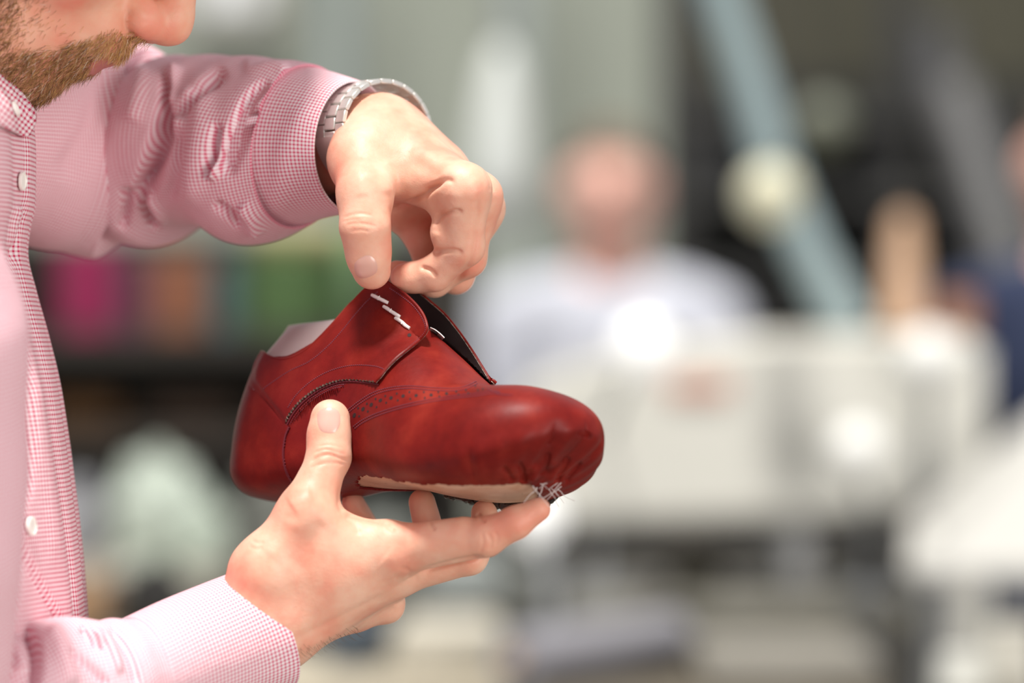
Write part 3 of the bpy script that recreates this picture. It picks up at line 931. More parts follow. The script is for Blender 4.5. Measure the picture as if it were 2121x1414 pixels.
palmL += [Cone(P(782, 305, .035), P(842, 322, .035), .018, .018), Cone(L_WR, L_FA, .0268, .0265)]
palmL += [Cone(P(838, 298, .062), P(915, 350, .045), .015, .013)]
palmL += [Cone(L_FA, P(450, 310, .13), .0255, .030)]
fL = [
    [Cone(L_TMCP, L_TIP_, .0138, .0132, flat=((.0, 1, .0), .95)), Cone(L_TIP_, L_TT, .0132, .0104, flat=((0, 1, 0), .80)), Ell(P(762, 520, -.008), (.0122, .0100, .0165))],
    [Cone(L_I[0], L_I[1], .0128, .0108), Cone(L_I[1], L_I[2], .0104, .0094), Cone(L_I[2], L_I[3], .0092, .0078),
     Ell(P(925, 424, .006), (.0095, .009, .0095)), Ell(P(934, 480, .006), (.0115, .0100, .0125)), Ell(P(858, 578, .020), (.0115, .0080, .0075))],
    [Cone(L_M[0], L_M[1], .0122, .0102), Cone(L_M[1], L_M[2], .0100, .0088), Cone(L_M[2], L_M[3], .0088, .0072)],
    [Cone(L_R[0], L_R[1], .0118, .0098), Cone(L_R[1], L_R[2], .0098, .0088), Cone(L_R[2], L_R[3], .0088, .0076)],
    [Cone(L_L[0], L_L[1], .0105, .0086), Cone(L_L[1], L_L[2], .0084, .0074), Cone(L_L[2], L_L[3], .0074, .0064)],
]
lo, hi = bounds([L_WR, L_FA, L_CMC, L_TT, L_I[0], L_I[1], L_R[1], L_L[1], L_L[0], P(600, 300, .14)], .036)
FL = hand_field(lo, hi, .00085, palmL, fL, kp=.012, kf=.0042, kroot=.009)
VL, QL = FL.mesh(4)
print('hands', len(VR), len(VL))

def hand_mesh(V, Q, lines):
    me = mesh_np(V, Q); me.polygons.foreach_set('use_smooth', [True]*len(me.polygons)); me.update()
    carve(me, lines); return me
m_ = .001
linesR = [  # thumb joint creases
    ([(640, 962), (655, 948), (680, 941), (705, 948), (728, 956)], .9*m_, 3.2), ([(646, 940), (672, 930), (700, 936), (720, 944)], .5*m_, 2.6), ([(637, 972), (660, 962), (690, 958), (722, 962)], .5*m_, 2.8),
    ([(655, 925), (685, 921), (712, 928)], .35*m_, 2.4),
    # web of the thumb
    ([(712, 1062), (706, 1040), (714, 1010)], 1.2*m_, 8), ([(714, 1066), (735, 1085), (745, 1110)], .7*m_, 6),
    ([(712, 1064), (760, 1072), (800, 1086)], 1.0*m_, 5),
    # index joint creases
    ([(889, 1076), (893, 1088), (902, 1098)], .8*m_, 4), ([(988, 1060), (996, 1074), (1008, 1080)], .9*m_, 4), ([(799, 1080), (806, 1092), (818, 1100)], .6*m_, 5),
    ([(1008, 1100), (1018, 1120), (1015, 1140)], .45*m_, 3), ([(996, 1100), (1001, 1120), (994, 1148)], .45*m_, 3), ([(1024, 1098), (1031, 1115), (1026, 1132)], .35*m_, 3),
    ([(1093, 1076), (1104, 1068), (1112, 1058)], .3*m_, 3),
    # between index and middle
    ([(870, 1186), (900, 1176), (940, 1165), (985, 1156), (1005, 1150)], 1.6*m_, 6),
    ([(812, 1192), (835, 1200), (870, 1190)], .5*m_, 10),
    # knuckle bulges (negative is outward)
    ([(795, 1150), (815, 1165), (835, 1180)], -1.0*m_, 26), ([(600, 1050), (625, 1035), (650, 1028)], -.9*m_, 20),
    ([(560, 1160), (590, 1110), (610, 1070)], -.8*m_, 18), ([(600, 1180), (650, 1110), (680, 1075)], .7*m_, 22),
    # tendons and wrist wrinkles
    ([(600, 1330), (680, 1290), (760, 1250), (815, 1225)], .6*m_, 8), ([(620, 1345), (700, 1310), (780, 1278)], -.5*m_, 8),
    ([(515, 1130), (530, 1136), (545, 1132)], .4*m_, 4), ([(520, 1118), (535, 1124), (548, 1122)], .4*m_, 3.5),
    ([(826, 1170), (850, 1185), (842, 1200)], .4*m_, 5), ([(815, 1253), (826, 1249), (836, 1240)], .5*m_, 3),
]
linesL = [
    # thumb joint
    ([(708, 452), (730, 444), (752, 442), (775, 447)], .5*m_, 3), ([(712, 468), (735, 462), (760, 464), (782, 470)], .5*m_, 3), ([(706, 460), (728, 455), (752, 455)], .35*m_, 2.5),
    ([(722, 480), (745, 476), (770, 480)], .3*m_, 2.5),
    # thumb web
    ([(805, 438), (830, 428), (858, 416), (885, 398), (905, 380), (916, 372)], 2.6*m_, 6),
     ([(795, 330), (805, 365), (800, 405)], -.9*m_, 14), ([(750, 345), (748, 375), (752, 410)], -.6*m_, 16),
    ([(750, 318), (756, 345), (748, 362)], .4*m_, 5),
    ([(850, 330), (890, 352), (915, 368)], .9*m_, 14), ([(850, 300), (900, 335), (950, 368)], -.5*m_, 20),
    # folds on the inside of the index finger
    ([(874, 400), (890, 388), (905, 378), (925, 372), (945, 378)], 1.6*m_, 6), ([(898, 468), (908, 452), (925, 442), (945, 438), (962, 440)], 2.2*m_, 5),
    ([(893, 524), (915, 520), (940, 519), (962, 524)], 2.0*m_, 5), ([(868, 553), (885, 557), (898, 566), (904, 576)], 1.6*m_, 4.5),
    ([(925, 372), (905, 385), (885, 398), (878, 430)], .6*m_, 7),
    ([(905, 478), (900, 500), (905, 515)], -.6*m_, 10), ([(925, 395), (945, 410), (935, 430)], -.4*m_, 12),
    # edge between index and middle
    ([(992, 395), (990, 440), (985, 500), (975, 540), (950, 575), (925, 600)], 1.2*m_, 6),
    ([(1010, 350), (1016, 375), (1018, 400)], .5*m_, 6), ([(975, 372), (985, 390), (984, 420)], -.4*m_, 14),
]
meR = hand_mesh(VR, QR, linesR); meL = hand_mesh(VL, QL, linesL)

def bvh_of(me):
    b = bmesh.new(); b.from_mesh(me); t = BVHTree.FromBMesh(b); b.free(); return t
BV_R = bvh_of(meR); BV_L = bvh_of(meL)
man = thing('person', (-.36, 0, 0), 'bearded person in a pink checked shirt, looking down at the red shoe in both hands', 'person')

def nail(name, outline, bv, parent, m, lift=.35, dome=.25):
    pv, pf = tri_fill(resample(outline, 2.5, closed=True), 2.4)
    o = resample(outline, 2.5, closed=True)
    d, _ = dist_poly(pv, o, True)
    w, n = lay(bv, pv, lift*np.minimum(1, d/2.5)+dome*np.clip(d/14, 0, 1)-.12)
    # smooth the plate so it reads as a hard nail
    adj = [[] for _ in pv]
    for f in pf:
        for a, b in zip(f, f[1:]+f[:1]): adj[a].append(b); adj[b].append(a)
    for _ in range(6):
        w2 = w.copy()
        for i in range(len(pv)):
            if d[i] > .5: w2[i] = .5*w[i]+.5*np.mean(w[adj[i]], 0)
        w = w2
    N = len(pv); V = np.vstack([w, w-n*.0006]); F = list(pf)+[tuple(i+N for i in f[::-1]) for f in pf]
    k_ = len(o)
    me = mesh_np(V, F+[((i+1) % k_, i, i+N, (i+1) % k_+N) for i in range(k_)]); recalc(me)
    return ob(name, me, m, parent)
# ---------------------------------------------------------------- head
HS, HTH = 1.17, math.radians(46)
HX = np.array([math.cos(HTH), 0, -math.sin(HTH)]); HY = np.array([0, 1.0, 0]); HZ = np.array([math.sin(HTH), 0, math.cos(HTH)])
HM = np.array([HX, HY, HZ])
H_O = np.array(P(350, 46, .005))-np.array([108, 0, -11])*HS*.001@HM
def hw(x, y, z): return H_O+np.array([x, y, z])*HS*.001@HM
def hl(p): return (np.asarray(p)-H_O)@HM.T/(HS*.001)
def he(c, r): return Ell(hw(*c), tuple(a*HS*.001 for a in r), HM)
def hc(a, b, ra, rb): return Cone(hw(*a), hw(*b), ra*HS*.001, rb*HS*.001)
hp = [he((-8, 0, 38), (94, 73, 88)), hc((38, 0, 0), (58, 0, -52), 54, 36), he((80, 0, -73), (14, 18, 13)), he((80, 0, -42), (19, 25, 20)), he((90, 0, -34), (14, 22, 12))]
for s_ in (-1, 1):
    hp += [hc((-5, 50*s_, -32), (64, 16*s_, -68), 15, 13), he((60, 36*s_, -16), (24, 22, 27)), he((80, 22*s_, 34), (14, 22, 11))]
NECK = np.array([-.335, .01, 1.385])
hp += [Cone(hw(-22, 0, -35), NECK, .060, .062)]
lo, hi = bounds([hw(0, 0, 0)], .185); 
FH = SDF(lo, hi, .0017)
FH.group(hp, .016)
FH.group([hc((86, 0, 26), (105, 0, -4), 7, 9), he((108, 0, -11), (11.5, 11, 10.5)), he((104, 0, -16), (9, 9, 7))], .007, kroot=.010, base=FH.F.copy())
for s_ in (-1, 1):
    FH.group([he((97.5, 12.0*s_, -18.5), (12, 7.8, 9.5)), he((103, 8*s_, -19), (8, 6.5, 6.5))], .004, kroot=.0042, base=FH.F.copy())
    FH.group([he((72, 31*s_, 17), (13.5, 13.5, 12.5))], .003, kroot=.007, base=FH.F.copy())
    # ear: rim, lobe and hollow
    ear = [hc((-4+16*math.cos(a), (77+6*math.sin(a*.5)**2)*s_, 6+30*math.sin(a)*.95), (-4+16*math.cos(b), (77+6*math.sin(b*.5)**2)*s_, 6+30*math.sin(b)*.95), 4, 4) for a, b in zip(np.linspace(-2.2, 2.6, 12)[:-1], np.linspace(-2.2, 2.6, 12)[1:])]
    ear += [he((-2, 76*s_, -24), (8, 5, 8)), he((-4, 74*s_, 5), (13, 4, 24))]
    FH.group(ear, .004, kroot=.006, base=FH.F.copy())
    FH.cut([he((102, 7.2*s_, -28.5), (5.2, 2.8, 5))], .003)
# lips
FH.group([hc((96, -10, -42.5), (98, 0, -41), 4.2, 5), hc((98, 0, -41), (96, 10, -42.5), 5, 4.2), hc((84, -23, -46), (96, -10, -42.5), 2.5, 4.2), hc((84, 23, -46), (96, 10, -42.5), 2.5, 4.2)], .003, kroot=.005, base=FH.F.copy())
FH.group([hc((93.5, -9, -52), (94.5, 9, -52), 5.2, 5.2), hc((84, -22, -49), (93.5, -9, -52), 2.5, 5.2), hc((84, 22, -49), (94, 9, -52), 2.5, 5.2)], .003, kroot=.005, base=FH.F.copy())
VH, QH = FH.mesh(4)
meH = mesh_np(VH, QH); meH.polygons.foreach_set('use_smooth', [True]*len(meH.polygons)); meH.update()
carve(meH, [([(275, 15), (263, 30), (260, 48), (266, 66), (285, 82)], .0022, 6), ([(300, 20), (285, 45), (300, 70)], -.0012, 14)])
print('head', len(VH), 'nose', proj(hw(119, 0, -12)), 'chin', proj(hw(90, 0, -92)), 'lip', proj(hw(100, 0, -46)))
# ---------------------------------------------------------------- clothes
def rail_tube(st, nl=220, nr=150, superp=1.0, fold=None, thick=.0011, v0=0.0, close_end=False, pitch=None):
    """sleeve from stations (top px, bottom px, y, b): ring spans top-bottom, b is half the depth. uv in metres"""
    T = np.array([P(*a, y) for a, _, y, _ in st]); B = np.array([P(*b, y) for _, b, y, _ in st]); bb = np.array([b for *_, b in st])
    c0 = (T+B)/2; L = np.concatenate([[0], np.cumsum(np.linalg.norm(np.diff(c0, axis=0), axis=1))]); s = np.linspace(0, L[-1], nl)
    C = np.stack([interp(s, L, c0[:, k_]) for k_ in range(3)], 1); A = np.stack([interp(s, L, ((T-B)/2)[:, k_]) for k_ in range(3)], 1)
    b = interp(s, L, bb)
    t = np.gradient(C, axis=0); t /= np.linalg.norm(t, axis=1)[:, None]
    for _ in range(6): t[1:-1] = (t[:-2]+2*t[1:-1]+t[2:])/4
    D = np.cross(A, t); D /= np.linalg.norm(D, axis=1)[:, None]
    D = np.where(D[:, 1:2] > 0, -D, D)          # points to the camera
    th = np.linspace(0, 2*math.pi, nr+1)
    ca, sa = np.cos(th), np.sin(th)
    V = C[:, None]+A[:, None]*ca[None, :, None]+D[:, None]*(b[:, None]*sa[None])[..., None]
    N = A[:, None]/np.linalg.norm(A, axis=1)[:, None, None]*ca[None, :, None]+D[:, None]*sa[None, :, None]
    if fold is not None: V = V+N*fold(s[:, None], th[None, :])[..., None]
    r = float(np.mean(np.linalg.norm(A, axis=1)+b)/2)
    U = np.stack([np.broadcast_to(s[:, None], V.shape[:2])+v0, np.broadcast_to(th[None]*r, V.shape[:2])], -1)
    # hems: turn the cloth inside at both ends so the edge has thickness
    def hem(i, sg): return [V[i]-N[i]*thick*1.2+t[i]*sg*.0002, V[i]-N[i]*thick*2.2+t[i]*sg*.016]
    h0, h1 = hem(0, 1), hem(-1, -1)
    V = np.concatenate([np.array(h0[::-1]), V, np.array(h1)]); U = np.concatenate([U[:1]-[[[.002, 0]]]*2 if False else np.stack([U[0]+[.016, 0], U[0]]), U, np.stack([U[-1], U[-1]-[.016, 0]])])
    n1, n2 = nl+4, nr+1; F = []
    for i in range(n1-1):
        for j in range(n2-1):
            F.append((i*n2+j, i*n2+j+1, (i+1)*n2+j+1, (i+1)*n2+j))
    V = V.reshape(-1, 3); U = U.reshape(-1, 2)
    me = mesh_np(V, F, U); me.polygons.foreach_set('use_smooth', [True]*len(me.polygons))
    recalc(me); return me

def wob(seed, amp, fs, ft):
    r = np.random.default_rng(seed); ph = r.uniform(0, 6.28, 8)
    def f(s, th):
        return amp*(.5*np.sin(s*fs+2*np.sin(th+ph[0])+ph[1])+.3*np.sin(th*ft+s*fs*.5+ph[2])+.2*np.sin(s*fs*1.9+th*2+ph[3]))
    return f

# near sleeve: cuff then forearm up to the elbow, then the upper arm
near_cuff = rail_tube([((490, 1181), (604, 1424), -0.0160, .0320), ((420, 1208), (500, 1458), -0.0288, .0335), ((340, 1241), (405, 1492), -0.0432, .0345), ((262, 1278), (318, 1530), -0.0568, .036)],
                      nl=150, nr=200)
near_fore = rail_tube([((330, 1248), (392, 1490), -0.0448, .0330), ((262, 1281), (318, 1528), -0.0568, .0365), ((225, 1279), (270, 1545), -0.0640, .040), ((196, 1289), (225, 1572), -0.0712, .041), ((120, 1282), (130, 1610), -0.0848, .045),
                       ((40, 1289), (40, 1640), -0.0976, .048), ((-50, 1320), (-60, 1680), -0.1136, .052), ((-130, 1400), (-150, 1700), -0.1264, .050)], nl=240, nr=200, v0=.08,
                      fold=lambda s, th: wob(3, .0022, 95, 3)(s, th)*smoothstep(.02, .05, s))
carve(near_fore, [([(20, 1288), (48, 1296), (70, 1330), (78, 1372), (72, 1430)], .012, 11), ([(100, 1290), (120, 1330), (135, 1380), (150, 1430)], -.004, 18), ([(165, 1295), (190, 1318), (215, 1345)], .005, 8),
                  ([(140, 1340), (172, 1366), (212, 1404), (230, 1430)], .005, 9), ([(225, 1290), (252, 1330), (275, 1390), (285, 1430)], .003, 9), ([(195, 1300), (230, 1340), (250, 1400)], -.003, 9),
                  ([(0, 1330), (30, 1345), (50, 1400)], -.004, 14)])
carve(near_cuff, [([(262, 1285), (290, 1311), (314, 1347), (335, 1402), (345, 1450)], .0008, 4), ([(300, 1262), (325, 1300), (350, 1360), (372, 1440)], -.0006, 12)])
def wf(seed, amp): return wob(seed, amp, 60, 3)
near_upper = rail_tube([((-400, 1480), (0, 1470), -.155, .055), ((-395, 1300), (40, 1260), -.165, .058), ((-390, 1100), (50, 1080), -.175, .060), ((-385, 900), (62, 880), -.182, .062), ((-380, 720), (56, 700), -.188, .062), ((-360, 560), (14, 560), -.192, .062),
                        ((-340, 400), (-60, 400), -.190, .058), ((-300, 280), (-170, 270), -.180, .045)], nl=200, nr=120, fold=wf(11, .0025))
# far sleeve: shoulder, elbow, forearm and cuff
far_arm = rail_tube([((-170, 170), (-150, 430), 0.1023, .060), ((-80, 120), (-60, 485), 0.1240, .070), ((40, 92), (30, 500), 0.1457, .068), ((150, 80), (120, 517), 0.1624, .062), ((255, 84), (196, 536), 0.1736, .056), ((318, 104), (236, 508), 0.1711, .052),
                     ((348, 158), (262, 506), 0.1624, .048), ((378, 112), (305, 504), 0.1513, .052), ((425, 117), (352, 468), 0.1376, .051), ((485, 119), (425, 474), 0.1209, .049), ((545, 118), (478, 498), 0.1023, .047),
                     ((600, 124), (530, 500), 0.0856, .044), ((650, 140), (600, 474), 0.0694, .040)], nl=420, nr=220, v0=.3, fold=lambda s, th: wob(5, .0020, 80, 2)(s, th))
far_cuff = rail_tube([((560, 122), (515, 490), 0.1003, .0445), ((610, 126), (570, 478), 0.0858, .0425), ((668, 143), (640, 456), 0.0686, .0375), ((742, 166), (722, 440), .0500, .0325)], nl=130, nr=200, v0=.82)
carve(far_arm, [([(338, 130), (345, 175), (332, 240), (316, 300), (296, 370), (272, 430)], 0.0135, 10), ([(348, 215), (335, 290), (310, 370), (290, 420)], 0.0081, 16), ([(365, 130), (352, 175), (345, 220)], -0.0054, 12),
                ([(470, 140), (430, 175), (392, 212), (360, 250)], 0.0088, 13), ([(405, 180), (378, 220), (360, 290)], -0.0041, 14),
                ([(562, 165), (530, 190), (505, 222), (478, 285), (452, 352)], 0.0149, 9), ([(535, 215), (505, 270), (478, 330), (462, 370)], 0.0068, 14), ([(452, 250), (440, 310), (428, 375)], 0.0081, 8), ([(470, 292), (455, 335), (436, 376)], -0.0054, 7),
                ([(258, 385), (262, 430), (252, 480)], 0.0068, 9), ([(286, 400), (305, 440), (325, 478)], 0.0081, 9), ([(300, 395), (330, 440), (350, 470)], -0.0041, 8),
                ([(420, 140), (415, 250), (400, 350), (392, 440)], -0.0041, 22), ([(370, 250), (365, 330), (350, 420)], 0.0047, 12), ([(230, 130), (190, 260), (120, 380)], 0.0041, 26), ([(300, 130), (285, 200), (270, 260)], -0.0041, 20),
                ([(500, 140), (560, 135), (600, 150)], -0.0027, 14), ([(495, 420), (520, 450), (530, 490)], -0.0054, 16), ([(440, 420), (470, 440), (500, 470)], 0.0054, 9)])
carve(far_cuff, [([(640, 200), (600, 290), (575, 400), (570, 460)], -0.0020, 26)])
# torso
_fu = ([60, 120, 170, 210, 250, 330, 420, 470, 520, 600, 700, 800, 900, 1000, 1100, 1200, 1300, 1414, 1700, 2100], [-40, -22, 10, 38, 56, 62, 60, 48, 42, 58, 84, 106, 121, 134, 147, 158, 167, 176, 186, 186])
def torso():
    nz, nr = 330, 300
    v = np.linspace(120, 2080, nz); z = CAM_H+(707-v)/S0
    xf = (interp(v, *_fu)-1060.5)/S0
    back = interp(v, [60, 200, 420, 800, 1400, 2100], [-.40, -.46, -.50, -.505, -.475, -.46])
    wy = interp(v, [60, 130, 200, 300, 420, 900, 1500, 2100], [.07, .10, .155, .185, .190, .178, .165, .17])
    cx = (xf+back)/2; ax_ = (xf-back)/2
    th = np.linspace(-math.pi, math.pi, nr+1)
    c, s_ = np.cos(th), np.sin(th)
    X = cx[:, None]+ax_[:, None]*np.sign(c)*np.abs(c)**.9; Y = wy[:, None]*np.sign(s_)*np.abs(s_)**.85
    Z = np.broadcast_to(z[:, None], X.shape).copy()
    # button placket: a raised strip on the middle, and soft vertical folds
    pl = smoothstep(.019, .016, np.abs(Y+.004))*smoothstep(.3, .6, c)[None]*np.ones_like(X)
    X = X+.0022*pl+.003*np.sin(Y*70+Z*14)*smoothstep(.02, .05, np.abs(Y))*c[None]
    al = np.concatenate([np.zeros((nz, 1)), np.cumsum(np.hypot(np.diff(X, axis=1), np.diff(Y, axis=1)), axis=1)], 1); al = al-al[:, nr//2:nr//2+1]
    U = np.stack([al, Z], -1)
    V = np.stack([X, Y, Z], -1); n2 = nr+1
    F = [(i*n2+j, (i+1)*n2+j, (i+1)*n2+j+1, i*n2+j+1) for i in range(nz-1) for j in range(nr)]
    F.append(tuple(range(nr))); 
    me = mesh_np(V.reshape(-1, 3), F, U.reshape(-1, 2)); me.polygons.foreach_set('use_smooth', [True]*len(me.polygons))
    return recalc(me)
torso_me = torso()
carve(torso_me, [([(60, 400), (46, 450), (28, 520), (14, 600), (4, 680)], .004, 7), ([(40, 420), (25, 470), (10, 520)], -.004, 9), ([(44, 1110), (60, 1160), (95, 1230), (128, 1295), (140, 1330)], .006, 6),
                 ([(40, 1130), (35, 1200), (20, 1290)], .004, 8), ([(70, 740), (85, 900), (105, 1050), (120, 1200)], -.002, 14), ([(52, 640), (60, 800), (62, 950), (48, 1080)], .003, 8)])
shirt_parts = [torso_me, near_fore, near_upper, far_arm]
def cuff_button(u, v, bv, parent, r=.0055, lift=1.5):
    c, n = cast(bv, u, v)
    if c is None: return
    mb = MB(); mb.lathe(c+n*lift*.001, [(r*.2, -.0006), (r, -.0006), (r*1.04, .0002), (r, .0010), (r*.82, .0012), (r*.75, .0007), (r*.1, .0006)], 28, axis=n)
    q = Vector(n).to_track_quat('Z', 'Y')
    o = mb.ob('button', BUTTON, parent)
    h = MB()
    for a in range(4):
        p = Vector(c)+Vector(n)*(lift*.001+.0007)+q@Vector((.0011*math.cos(a*math.pi/2+.7), .0011*math.sin(a*math.pi/2+.7), 0)); h.lathe(p, [(.0004, 0), (.0004, .0002)], 8, axis=n)
    return o
# ---------------------------------------------------------------- putting the man together
def join_meshes(name, mes, mats, parent, idx=None, **kw):
    b = bmesh.new()
    for k_, me in enumerate(mes):
        n0 = len(b.faces); b.from_mesh(me); b.faces.ensure_lookup_table()
        for i in range(n0, len(b.faces)): b.faces[i].material_index = idx[k_] if idx else 0
    me = bpy.data.meshes.new(name); b.to_mesh(me); b.free()
    return ob(name, me, mats, parent, **kw)
LIP = mat('lips', (.50, .17, .14), .38, sss=.2, sss_s=.004)
# coarse trunk and arms under the clothes join head and hands into one body
FT = SDF((-.56, -.26, .80), (.02, .36, 1.50), .006)
ELB_R = np.array(P(-110, 1500, -.125)); SH_R = np.array([-.38, -.175, 1.36]); SH_L_ = np.array([-.37, .13, 1.375]); ELB_L = np.array(P(215, 320, .165))
tp = [Cone(NECK, (-.37, 0, 1.33), .055, .085), Ell((-.385, 0, 1.24), (.085, .150, .15)), Ell((-.385, 0, 1.05), (.085, .135, .2)), Cone((-.38, -.12, 1.35), SH_R, .05, .045), Cone((-.38, .12, 1.36), SH_L_, .05, .045),
      Cone(SH_R, ELB_R, .042, .030), Cone(ELB_R, P(60, 1490, -.085), .030, .028), Cone(SH_L_, ELB_L, .042, .028), Cone(ELB_L, P(450, 310, .13), .026, .026), Cone(hw(-22, 0, -35), NECK, .058, .060)]
FT.group(tp, .03); VT, QT = FT.mesh(2); meT = mesh_np(VT, QT)
body = join_meshes('body', [meR, meL, meH, meT], [SKIN, SKIN_FACE], man, [0, 0, 1, 0])
nail('fingernail', [(657, 853), (668, 845), (684, 842), (700, 848), (706, 860), (705, 880), (695, 896), (678, 898), (663, 892), (656, 874)], BV_R, body, NAIL)
nail('fingernail', [(733, 545), (744, 534), (760, 527), (774, 532), (782, 545), (783, 562), (772, 572), (755, 578), (740, 576), (733, 562)], BV_L, body, NAIL)

shirt = join_meshes('shirt', shirt_parts, [CHECK_BIG, CHECK], man, [0, 1, 1, 1], label='pink and white checked cotton shirt')
ob('cuff', near_cuff, CHECK, shirt); ob('cuff', far_cuff, CHECK, shirt)
BV_T = bvh_of(torso_me); BV_FC = bvh_of(far_arm)
# collar leaf
def leaf(outline, bv, off, thick, m, name, parent, mirror=False):
    pv, pf = tri_fill(resample(outline, 5, closed=True), 5)
    w, n = lay(bv, pv, off(pv) if callable(off) else off)
    if mirror: w[:, 1] *= -1; n[:, 1] *= -1
    N = len(pv); V = np.vstack([w, w-n*thick*.001])
    F = list(pf)+[tuple(i+N for i in f[::-1]) for f in pf]
    k_ = len(resample(outline, 5, closed=True)); F += [((i+1) % k_, i, i+N, (i+1) % k_+N) for i in range(k_)]
    U = np.vstack([pv/3800.]*2); a = math.radians(38); R_ = np.array([[math.cos(a), -math.sin(a)], [math.sin(a), math.cos(a)]])
    me = mesh_np(V, F, U@R_); recalc(me)
    return ob(name, me, m, parent)
CL = [(-110, 120), (-60, 105), (-20, 118), (0, 131), (18, 150), (27, 165), (27, 178), (45, 192), (60, 208), (62, 240), (58, 262), (44, 284), (20, 276), (-20, 258), (-60, 238), (-110, 215)]
leaf(CL, BV_T, 4.0, 1.6, CHECK_BIG, 'collar', shirt)
for u, v, r in ((14, 232, .0042), (39, 375, .0050), (58, 1090, .0050)): cuff_button(u, v, BV_T, shirt, r, 5.0 if v < 300 else 2.0)
cuff_button(498, 517, BV_FC, shirt, .005, 1.5)

# beard: real hairs rooted on the jaw, cheeks and upper lip
def beard():
    vh, nh = obj_np(meH)
    tri = np.array([(q[0], q[1], q[2]) for q in QH]+[(q[0], q[2], q[3]) for q in QH])
    L0 = hl(vh); fr = vh.copy(); fr[:, 1] = -np.abs(fr[:, 1]); px = proj_np(fr)
    dense = [(-300, 60), (-120, 70), (0, 104), (57, 95), (105, 99), (170, 76), (226, 57), (262, 58), (297, 74), (312, 92), (300, 130), (262, 140), (225, 116), (212, 120), (204, 124), (204, 128), (208, 132), (192, 146), (160, 200), (60, 260), (-80, 330), (-300, 300)]
    sparse = [(-300, -400), (-40, -400), (60, -160), (100, -60), (118, -10), (122, 30), (190, 60), (170, 80), (105, 102), (57, 98), (0, 106), (-300, 80)]
    dm = inside(px, dense); sm = inside(px, sparse)
    ddist, _ = dist_poly(px, dense, True)
    w = dm*smoothstep(-1, 9, ddist)*1.0+sm*(~dm)*1.0*smoothstep(118, -10, px[:, 0]+.25*px[:, 1])+sm*(~dm)*.05
    w *= (L0[:, 0] > -18)
    neckcut = L0[:, 2] > -108
    w *= neckcut
    a = np.linalg.norm(np.cross(vh[tri[:, 1]]-vh[tri[:, 0]], vh[tri[:, 2]]-vh[tri[:, 0]]), axis=1)
    tw = w[tri].mean(1)*a; tw *= np.where(fr[tri[:, 0], 1] == vh[tri[:, 0], 1], 1.0, .6); tw /= tw.sum()
    n = 31000; ti = RNG.choice(len(tri), n, p=tw); r1, r2 = RNG.random(n), RNG.random(n); s1 = np.sqrt(r1)
    b0, b1, b2 = 1-s1, s1*(1-r2), s1*r2
    T = tri[ti]; root = vh[T[:, 0]]*b0[:, None]+vh[T[:, 1]]*b1[:, None]+vh[T[:, 2]]*b2[:, None]
    nn = nh[T[:, 0]]; nn /= np.linalg.norm(nn, axis=1)[:, None]; lr = hl(root)
    mous = (lr[:, 2] > -44) & (lr[:, 0] > 70) & (np.abs(lr[:, 1]) < 32)
    chin = smoothstep(30, 85, lr[:, 0])*(~mous)
    down = -HZ; fwd = HX
    flow = np.where(mous[:, None], down*1.0+fwd*.10, down*.80+fwd*(.30*(1-chin)-.25*chin)[:, None])
    flow = flow+np.where(mous, np.sign(lr[:, 1])*.25, 0)[:, None]*HY+RNG.normal(0, .30, (n, 3))
    flow -= nn*(flow*nn).sum(1)[:, None]*.75
    flow /= np.linalg.norm(flow, axis=1)[:, None]
    length = np.where(mous, RNG.uniform(6.5, 11.5, n), RNG.uniform(5, 11, n)+2*chin)*.001*(.55+.45*smoothstep(140, -30, -w[T[:, 0]]*0+80))
    sp = w[T[:, 0]] < .5; length = np.where(sp & ~mous, length*.65, length)
    seg = 4; rad = .000105
    d = nn*.55+flow*.8; d /= np.linalg.norm(d, axis=1)[:, None]
    p = root-nn*.0004; P_ = [p]
    curl = RNG.normal(0, .16, (n, 3))
    for k_ in range(seg):
        d = d+flow*.34+curl+np.array([0, 0, -.06]); d /= np.linalg.norm(d, axis=1)[:, None]
        p = p+d*(length/seg)[:, None]; P_.append(p)
    P_ = np.array(P_)
    a_ = np.cross(d, nn); a_ /= np.maximum(np.linalg.norm(a_, axis=1), 1e-9)[:, None]; b_ = np.cross(d, a_)
    rs = [1, 1, .9, .7, .25]; V = np.zeros((n, seg+1, 3, 3))
    for k_ in range(seg+1):
        for j in range(3):
            an = 2*math.pi*j/3; V[:, k_, j] = P_[k_]+(a_*math.cos(an)+b_*math.sin(an))*rad*rs[k_]
    base = (np.arange(n)*(seg+1)*3)[:, None]; F = []
    for k_ in range(seg):
        for j in range(3):
            F.append(np.stack([base[:, 0]+k_*3+j, base[:, 0]+k_*3+(j+1) % 3, base[:, 0]+(k_+1)*3+(j+1) % 3, base[:, 0]+(k_+1)*3+j], 1))
    F = np.concatenate(F)
    dark = np.array([.085, .042, .018]); brown = np.array([.33, .17, .065]); gold = np.array([.70, .42, .16]); white = np.array([.75, .66, .55])
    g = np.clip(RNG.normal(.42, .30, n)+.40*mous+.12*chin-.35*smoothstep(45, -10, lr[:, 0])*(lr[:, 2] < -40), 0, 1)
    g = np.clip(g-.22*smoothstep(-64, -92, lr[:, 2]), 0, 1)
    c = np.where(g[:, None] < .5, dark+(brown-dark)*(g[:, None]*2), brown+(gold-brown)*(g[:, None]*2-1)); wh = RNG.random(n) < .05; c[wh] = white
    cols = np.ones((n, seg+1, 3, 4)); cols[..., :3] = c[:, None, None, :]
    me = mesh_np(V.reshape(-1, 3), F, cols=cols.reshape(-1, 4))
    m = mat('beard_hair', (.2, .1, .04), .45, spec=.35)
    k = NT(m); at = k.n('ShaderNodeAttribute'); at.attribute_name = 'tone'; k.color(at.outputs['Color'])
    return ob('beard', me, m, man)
beard()
